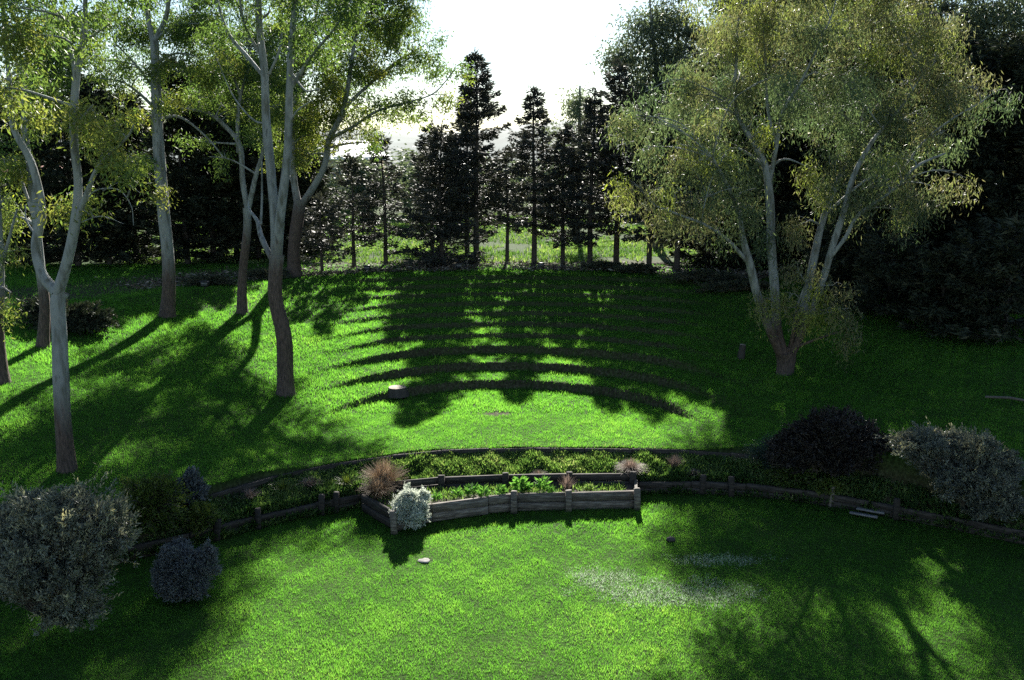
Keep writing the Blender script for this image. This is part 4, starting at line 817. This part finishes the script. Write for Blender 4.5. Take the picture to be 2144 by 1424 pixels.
tuft('bluish_grass_clump', 'bluish arching ornamental grass clump beside the purple shrub', ground(1612, 985), 1.05, .75, 900, .014, M_BLUEGRASS, 'ornamental grass', .55)
# scattered weedy tufts on the lower left bed
for i, (px, py, lab) in enumerate([(520, 1048, 'dull weedy tuft before the first timber post'), (590, 1030, 'dull weedy tuft past the first timber post'), (650, 1022, 'dull weedy tuft above the paired timber posts'), (725, 1018, 'dull weedy tuft just before the tawny clump')]):
    tuft('weedy_tuft', lab, ground(px, py), .3, .35, 240, .012, M_OLIVE if i % 2 else M_DRYGREY, 'weeds', .4, 'weedy tufts along the curved timber wall')

# ------------------------------------------------------------------ stumps, stones, planks, lamps
M_CUT = plain('cut_wood', (.24, .195, .15), .8, 9, .3); M_STONE = plain('pale_stone', (.22, .21, .195), .9, 8, .35, .6)
def stump(name, label, base, r, h, tilt=(0, 0)):
    o = thing(name, label, 'tree stump', base); t = np.linspace(0, 1, 6); P = np.stack([tilt[0] * t, tilt[1] * t, -.1 + (h + .1) * t], 1)
    V, Fc = tube(P, r * (1.25 - .3 * t), 14, .05); mb = MB(); mb.add(V, Fc); mb.build('bark', M_DARKBARK, o, True)
    ring = V[-14:]; c = ring.mean(0) + A([0, 0, .012]); inn = c + (ring - ring.mean(0)) * .5 + A([0, 0, .01])
    V2 = np.vstack([ring + A([0, 0, .003]), inn]); F2 = [(i, (i + 1) % 14, 14 + (i + 1) % 14, 14 + i) for i in range(14)]
    V2 = np.vstack([V2, c]); F2 += [(14 + i, 14 + (i + 1) % 14, 28, 28) for i in range(14)]
    F2 = [f if f[2] != f[3] else (f[0], f[1], f[2], f[0]) for f in F2][:14]
    V3 = np.vstack([inn]); mesh('cut_top', np.vstack([V2[:28]]), A(F2), M_CUT, o)
    F4 = A([(0, 1, 2, 3), (0, 3, 4, 5), (0, 5, 6, 7), (0, 7, 8, 9), (0, 9, 10, 11), (0, 11, 12, 13)]); mesh('heartwood', inn + A([0, 0, .001]), F4, M_CUT, o)
    return o
stump('tree_stump', 'cut tree stump with a pale flat top at the edge of the terraces', ground(832, 824), .27, .17)
stump('tree_stump', 'slim leaning cut stump before the foot of the largest gum', ground(1550, 752), .10, .46, (.06, 0))

def stone(name, label, base, size, mat, cat='stone'):
    nU, nV = 12, 7; V = []
    for j in range(nV):
        ph = -pi / 2 + pi * j / (nV - 1)
        for i in range(nU):
            th = 2 * pi * i / nU; k = 1 + .13 * sin(3 * th + base[0]) + .1 * sin(5 * th + 2 * ph)
            V.append((cos(ph) ** .6 * cos(th) * size[0] * k if abs(cos(ph)) > 1e-6 else 0, (abs(cos(ph)) ** .6) * sin(th) * size[1] * k, sin(ph) * size[2]))
    V = np.nan_to_num(A(V)); Fc = [(j * nU + i, j * nU + (i + 1) % nU, (j + 1) * nU + (i + 1) % nU, (j + 1) * nU + i) for j in range(nV - 1) for i in range(nU)]
    o = mesh(name, V, A(Fc), mat, smooth=True); o.location = tuple(base); return tag(o, label, cat)
stone('flat_stone', 'small pale flat stone lying in the lower lawn', ground(888, 1176) + A([0, 0, .02]), (.13, .11, .02), M_STONE)
stone('dark_stone', 'dark small lump lying in the grass near the shaded lower lawn', ground(1404, 1134) + A([0, 0, .05]), (.10, .07, .05), plain('dark_lump', (.04, .035, .035), .8))
# drain slab
m = MB()
for px, py, dx, lab in ((1822, 1074, .0, 'pale grey plank lying nearest the shaded retaining wall'), (1808, 1080, .0, 'pale grey plank lying a little further out from the shaded wall')):
    q = onflat(px, py, 0.05); m = MB(); m.box((0, 0, 0), (.6, .11, .04), 0, .9, .003, .008); o = m.build('plank', plain('pale_plank', (.15, .15, .16), .7)); o.location = (q[0], q[1], .075 + .03 * (px > 1815)); o.rotation_euler = (0, 0, -.5); tag(o, lab, 'plank', 'planks lying by the shaded wall')
q1 = ground(2112, 845); m = MB(); V, Fc = tube(A([[-.5, .2, .1], [0, 0, .13], [.55, -.4, .1]]), A([.03, .035, .025]), 7); m.add(V, Fc)
o = m.build('fallen_branch', M_TWIG, None, True); o.location = tuple(q1); tag(o, 'pale fallen branch lying on the shaded slope below the evergreens', 'branch')

M_BLK = plain('black_lamp_housing', (.02, .02, .022), .4, 20, .2)
def lamp(px, py, lab):
    b = ground(px, py); o = thing('garden_spotlight', lab, 'garden light', b, 'black garden spotlights along the crest')
    m = MB(); m.box((0, 0, .22), (.30, .20, .24), 0, .5, 0, .03); m.build('housing', M_BLK, o)
    m = MB(); m.box((0, -.13, .33), (.32, .10, .03), 0, .5, 0, .01); m.build('hood', M_BLK, o)
    m = MB(); V, Fc = tube(A([[0, 0, -.1], [0, 0, .02], [0, 0, .095]]), A([.025, .025, .03]), 8); m.add(V, Fc); m.build('stake', M_BLK, o)
    m = MB(); m.box((0, -.105, .22), (.22, .012, .15), 0, .5, 0, .004); m.build('lens', plain('lamp_glass', (.08, .09, .1), .15, 3, .1, 0), o)
lamp(769, 571, 'black spotlight between the sparse slim conifer and the open branched one'); lamp(962, 566, 'black spotlight before the tallest pointed conifer'); lamp(1133, 565, 'black spotlight just past the conifer alone in the sky gap'); lamp(430, 606, 'black spotlight past the straight gum trunk')

# ------------------------------------------------------------------ houses beyond
M_CREAM = plain('cream_render', (.55, .45, .28), .85, 2, .08); M_WHITE = plain('white_paint', (.75, .76, .78), .6, 3, .06); M_ROOFG = plain('grey_roof', (.30, .34, .40), .6, 4, .15); M_ROOFR = plain('red_roof', (.35, .13, .09), .8, 6, .25); M_GLASS = plain('window_glass', (.10, .12, .14), .08, 2, .1, 0); M_BLUE = plain('blue_panel', (.22, .42, .75), .4, 3, .1)
def house(name, label, x0, x1, Y, ztop, wallm, roofm, wins, depth=7, rh=1.6, cat='house'):
    xc = (x0 + x1) / 2; z0 = float(hgt(xc, Y)) - .3; W = x1 - x0; hh = ztop - z0
    o = thing(name, label, cat, (xc, Y, z0))
    m = MB(); m.box((0, depth / 2, hh / 2), (W, depth, hh), 0, .5, 0, .03); m.build('wall', wallm, o)
    m = MB(); m.box((0, depth / 2, hh + .16), (W + .9, depth + .9, .30), 0, .5, 0, .03); m.build('fascia', M_WHITE, o)
    a, b_, zt = W / 2 + .45, depth / 2 + .45, hh + .312
    V = A([(-a, -b_, 0), (a, -b_, 0), (a, b_, 0), (-a, b_, 0), (-a * .55, 0, rh), (a * .55, 0, rh)]) + A([0, depth / 2, zt])
    m = MB(); m.add(V, A([(0, 1, 5, 4), (2, 3, 4, 5), (1, 2, 5, 5), (3, 0, 4, 4)])[:2]); 
    m.add(V, A([(1, 2, 5, 1), (3, 0, 4, 3)])[:, :3][:, [0, 1, 2, 2]]) if False else None
    Vt = V; mesh('roof', Vt, A([(0, 1, 5), (0, 5, 4), (2, 3, 4), (2, 4, 5), (1, 2, 5), (3, 0, 4)]), roofm, o)
    for wx, wz, ww, wh, wm in wins:
        m = MB(); m.box((wx, -.03, wz), (ww + .16, .08, wh + .16), 0, .5, 0, .01); f = m.build('window', M_WHITE, o)
        m = MB(); m.box((wx, -.078, wz), (ww, .02, wh), 0, .5, 0, .004); m.build('pane', wm, f)
    return o
p0 = at(612, 400, 84); p1 = at(790, 400, 84)
house('house', 'cream house with white fascia and grey roof glimpsed past the crest gum', p0[0], p1[0], 84, at(700, 336, 84)[2], M_CREAM, M_ROOFG, [(-2.2, 3.6, 1.0, 1.2, M_GLASS), (.4, 3.4, 1.4, 1.4, M_GLASS), (2.6, 2.8, .9, 2.0, M_GLASS)])
p0 = at(830, 400, 92); p1 = at(1040, 400, 92)
house('house', 'pale low house behind the bushy conifer and the tallest one', p0[0], p1[0], 92, at(900, 372, 92)[2], M_WHITE, M_ROOFG, [(-3, 3, 1.2, 1.2, M_GLASS), (2.5, 3, 1.2, 1.2, M_GLASS)])
p0 = at(-60, 400, 78); p1 = at(80, 400, 78)
house('house', 'red roofed house behind the dark conifers past the outermost gum', p0[0], p1[0], 78, at(20, 372, 78)[2], M_CREAM, M_ROOFR, [(1.2, 3, 1.2, 1.2, M_GLASS)])
p0 = at(500, 400, 95); p1 = at(585, 400, 95)
house('house', 'small white house showing behind the forked thin gum', p0[0], p1[0], 95, at(540, 322, 95)[2], M_WHITE, M_ROOFG, [(0, 4, 1.2, 1.2, M_GLASS)])
p0 = at(2088, 450, 62); p1 = at(2200, 450, 62)
house('house', 'white building with blue panels glimpsed through the dark evergreens', p0[0], p1[0], 62, at(2110, 425, 62)[2], M_WHITE, M_ROOFG, [(-.9, 2.6, 1.1, 2.2, M_BLUE), (.6, 2.6, 1.0, 2.2, M_BLUE)], cat='building')

# ------------------------------------------------------------------ render settings
scene.render.engine = 'CYCLES'
cy = scene.cycles
cy.max_bounces = 6; cy.diffuse_bounces = 3; cy.glossy_bounces = 2; cy.transmission_bounces = 3; cy.transparent_max_bounces = 4
cy.use_denoising = False; cy.denoiser = 'OPENIMAGEDENOISE'; cy.denoising_input_passes = 'RGB_ALBEDO_NORMAL'; cy.denoising_prefilter = 'ACCURATE'
cy.sample_clamp_indirect = 4.0
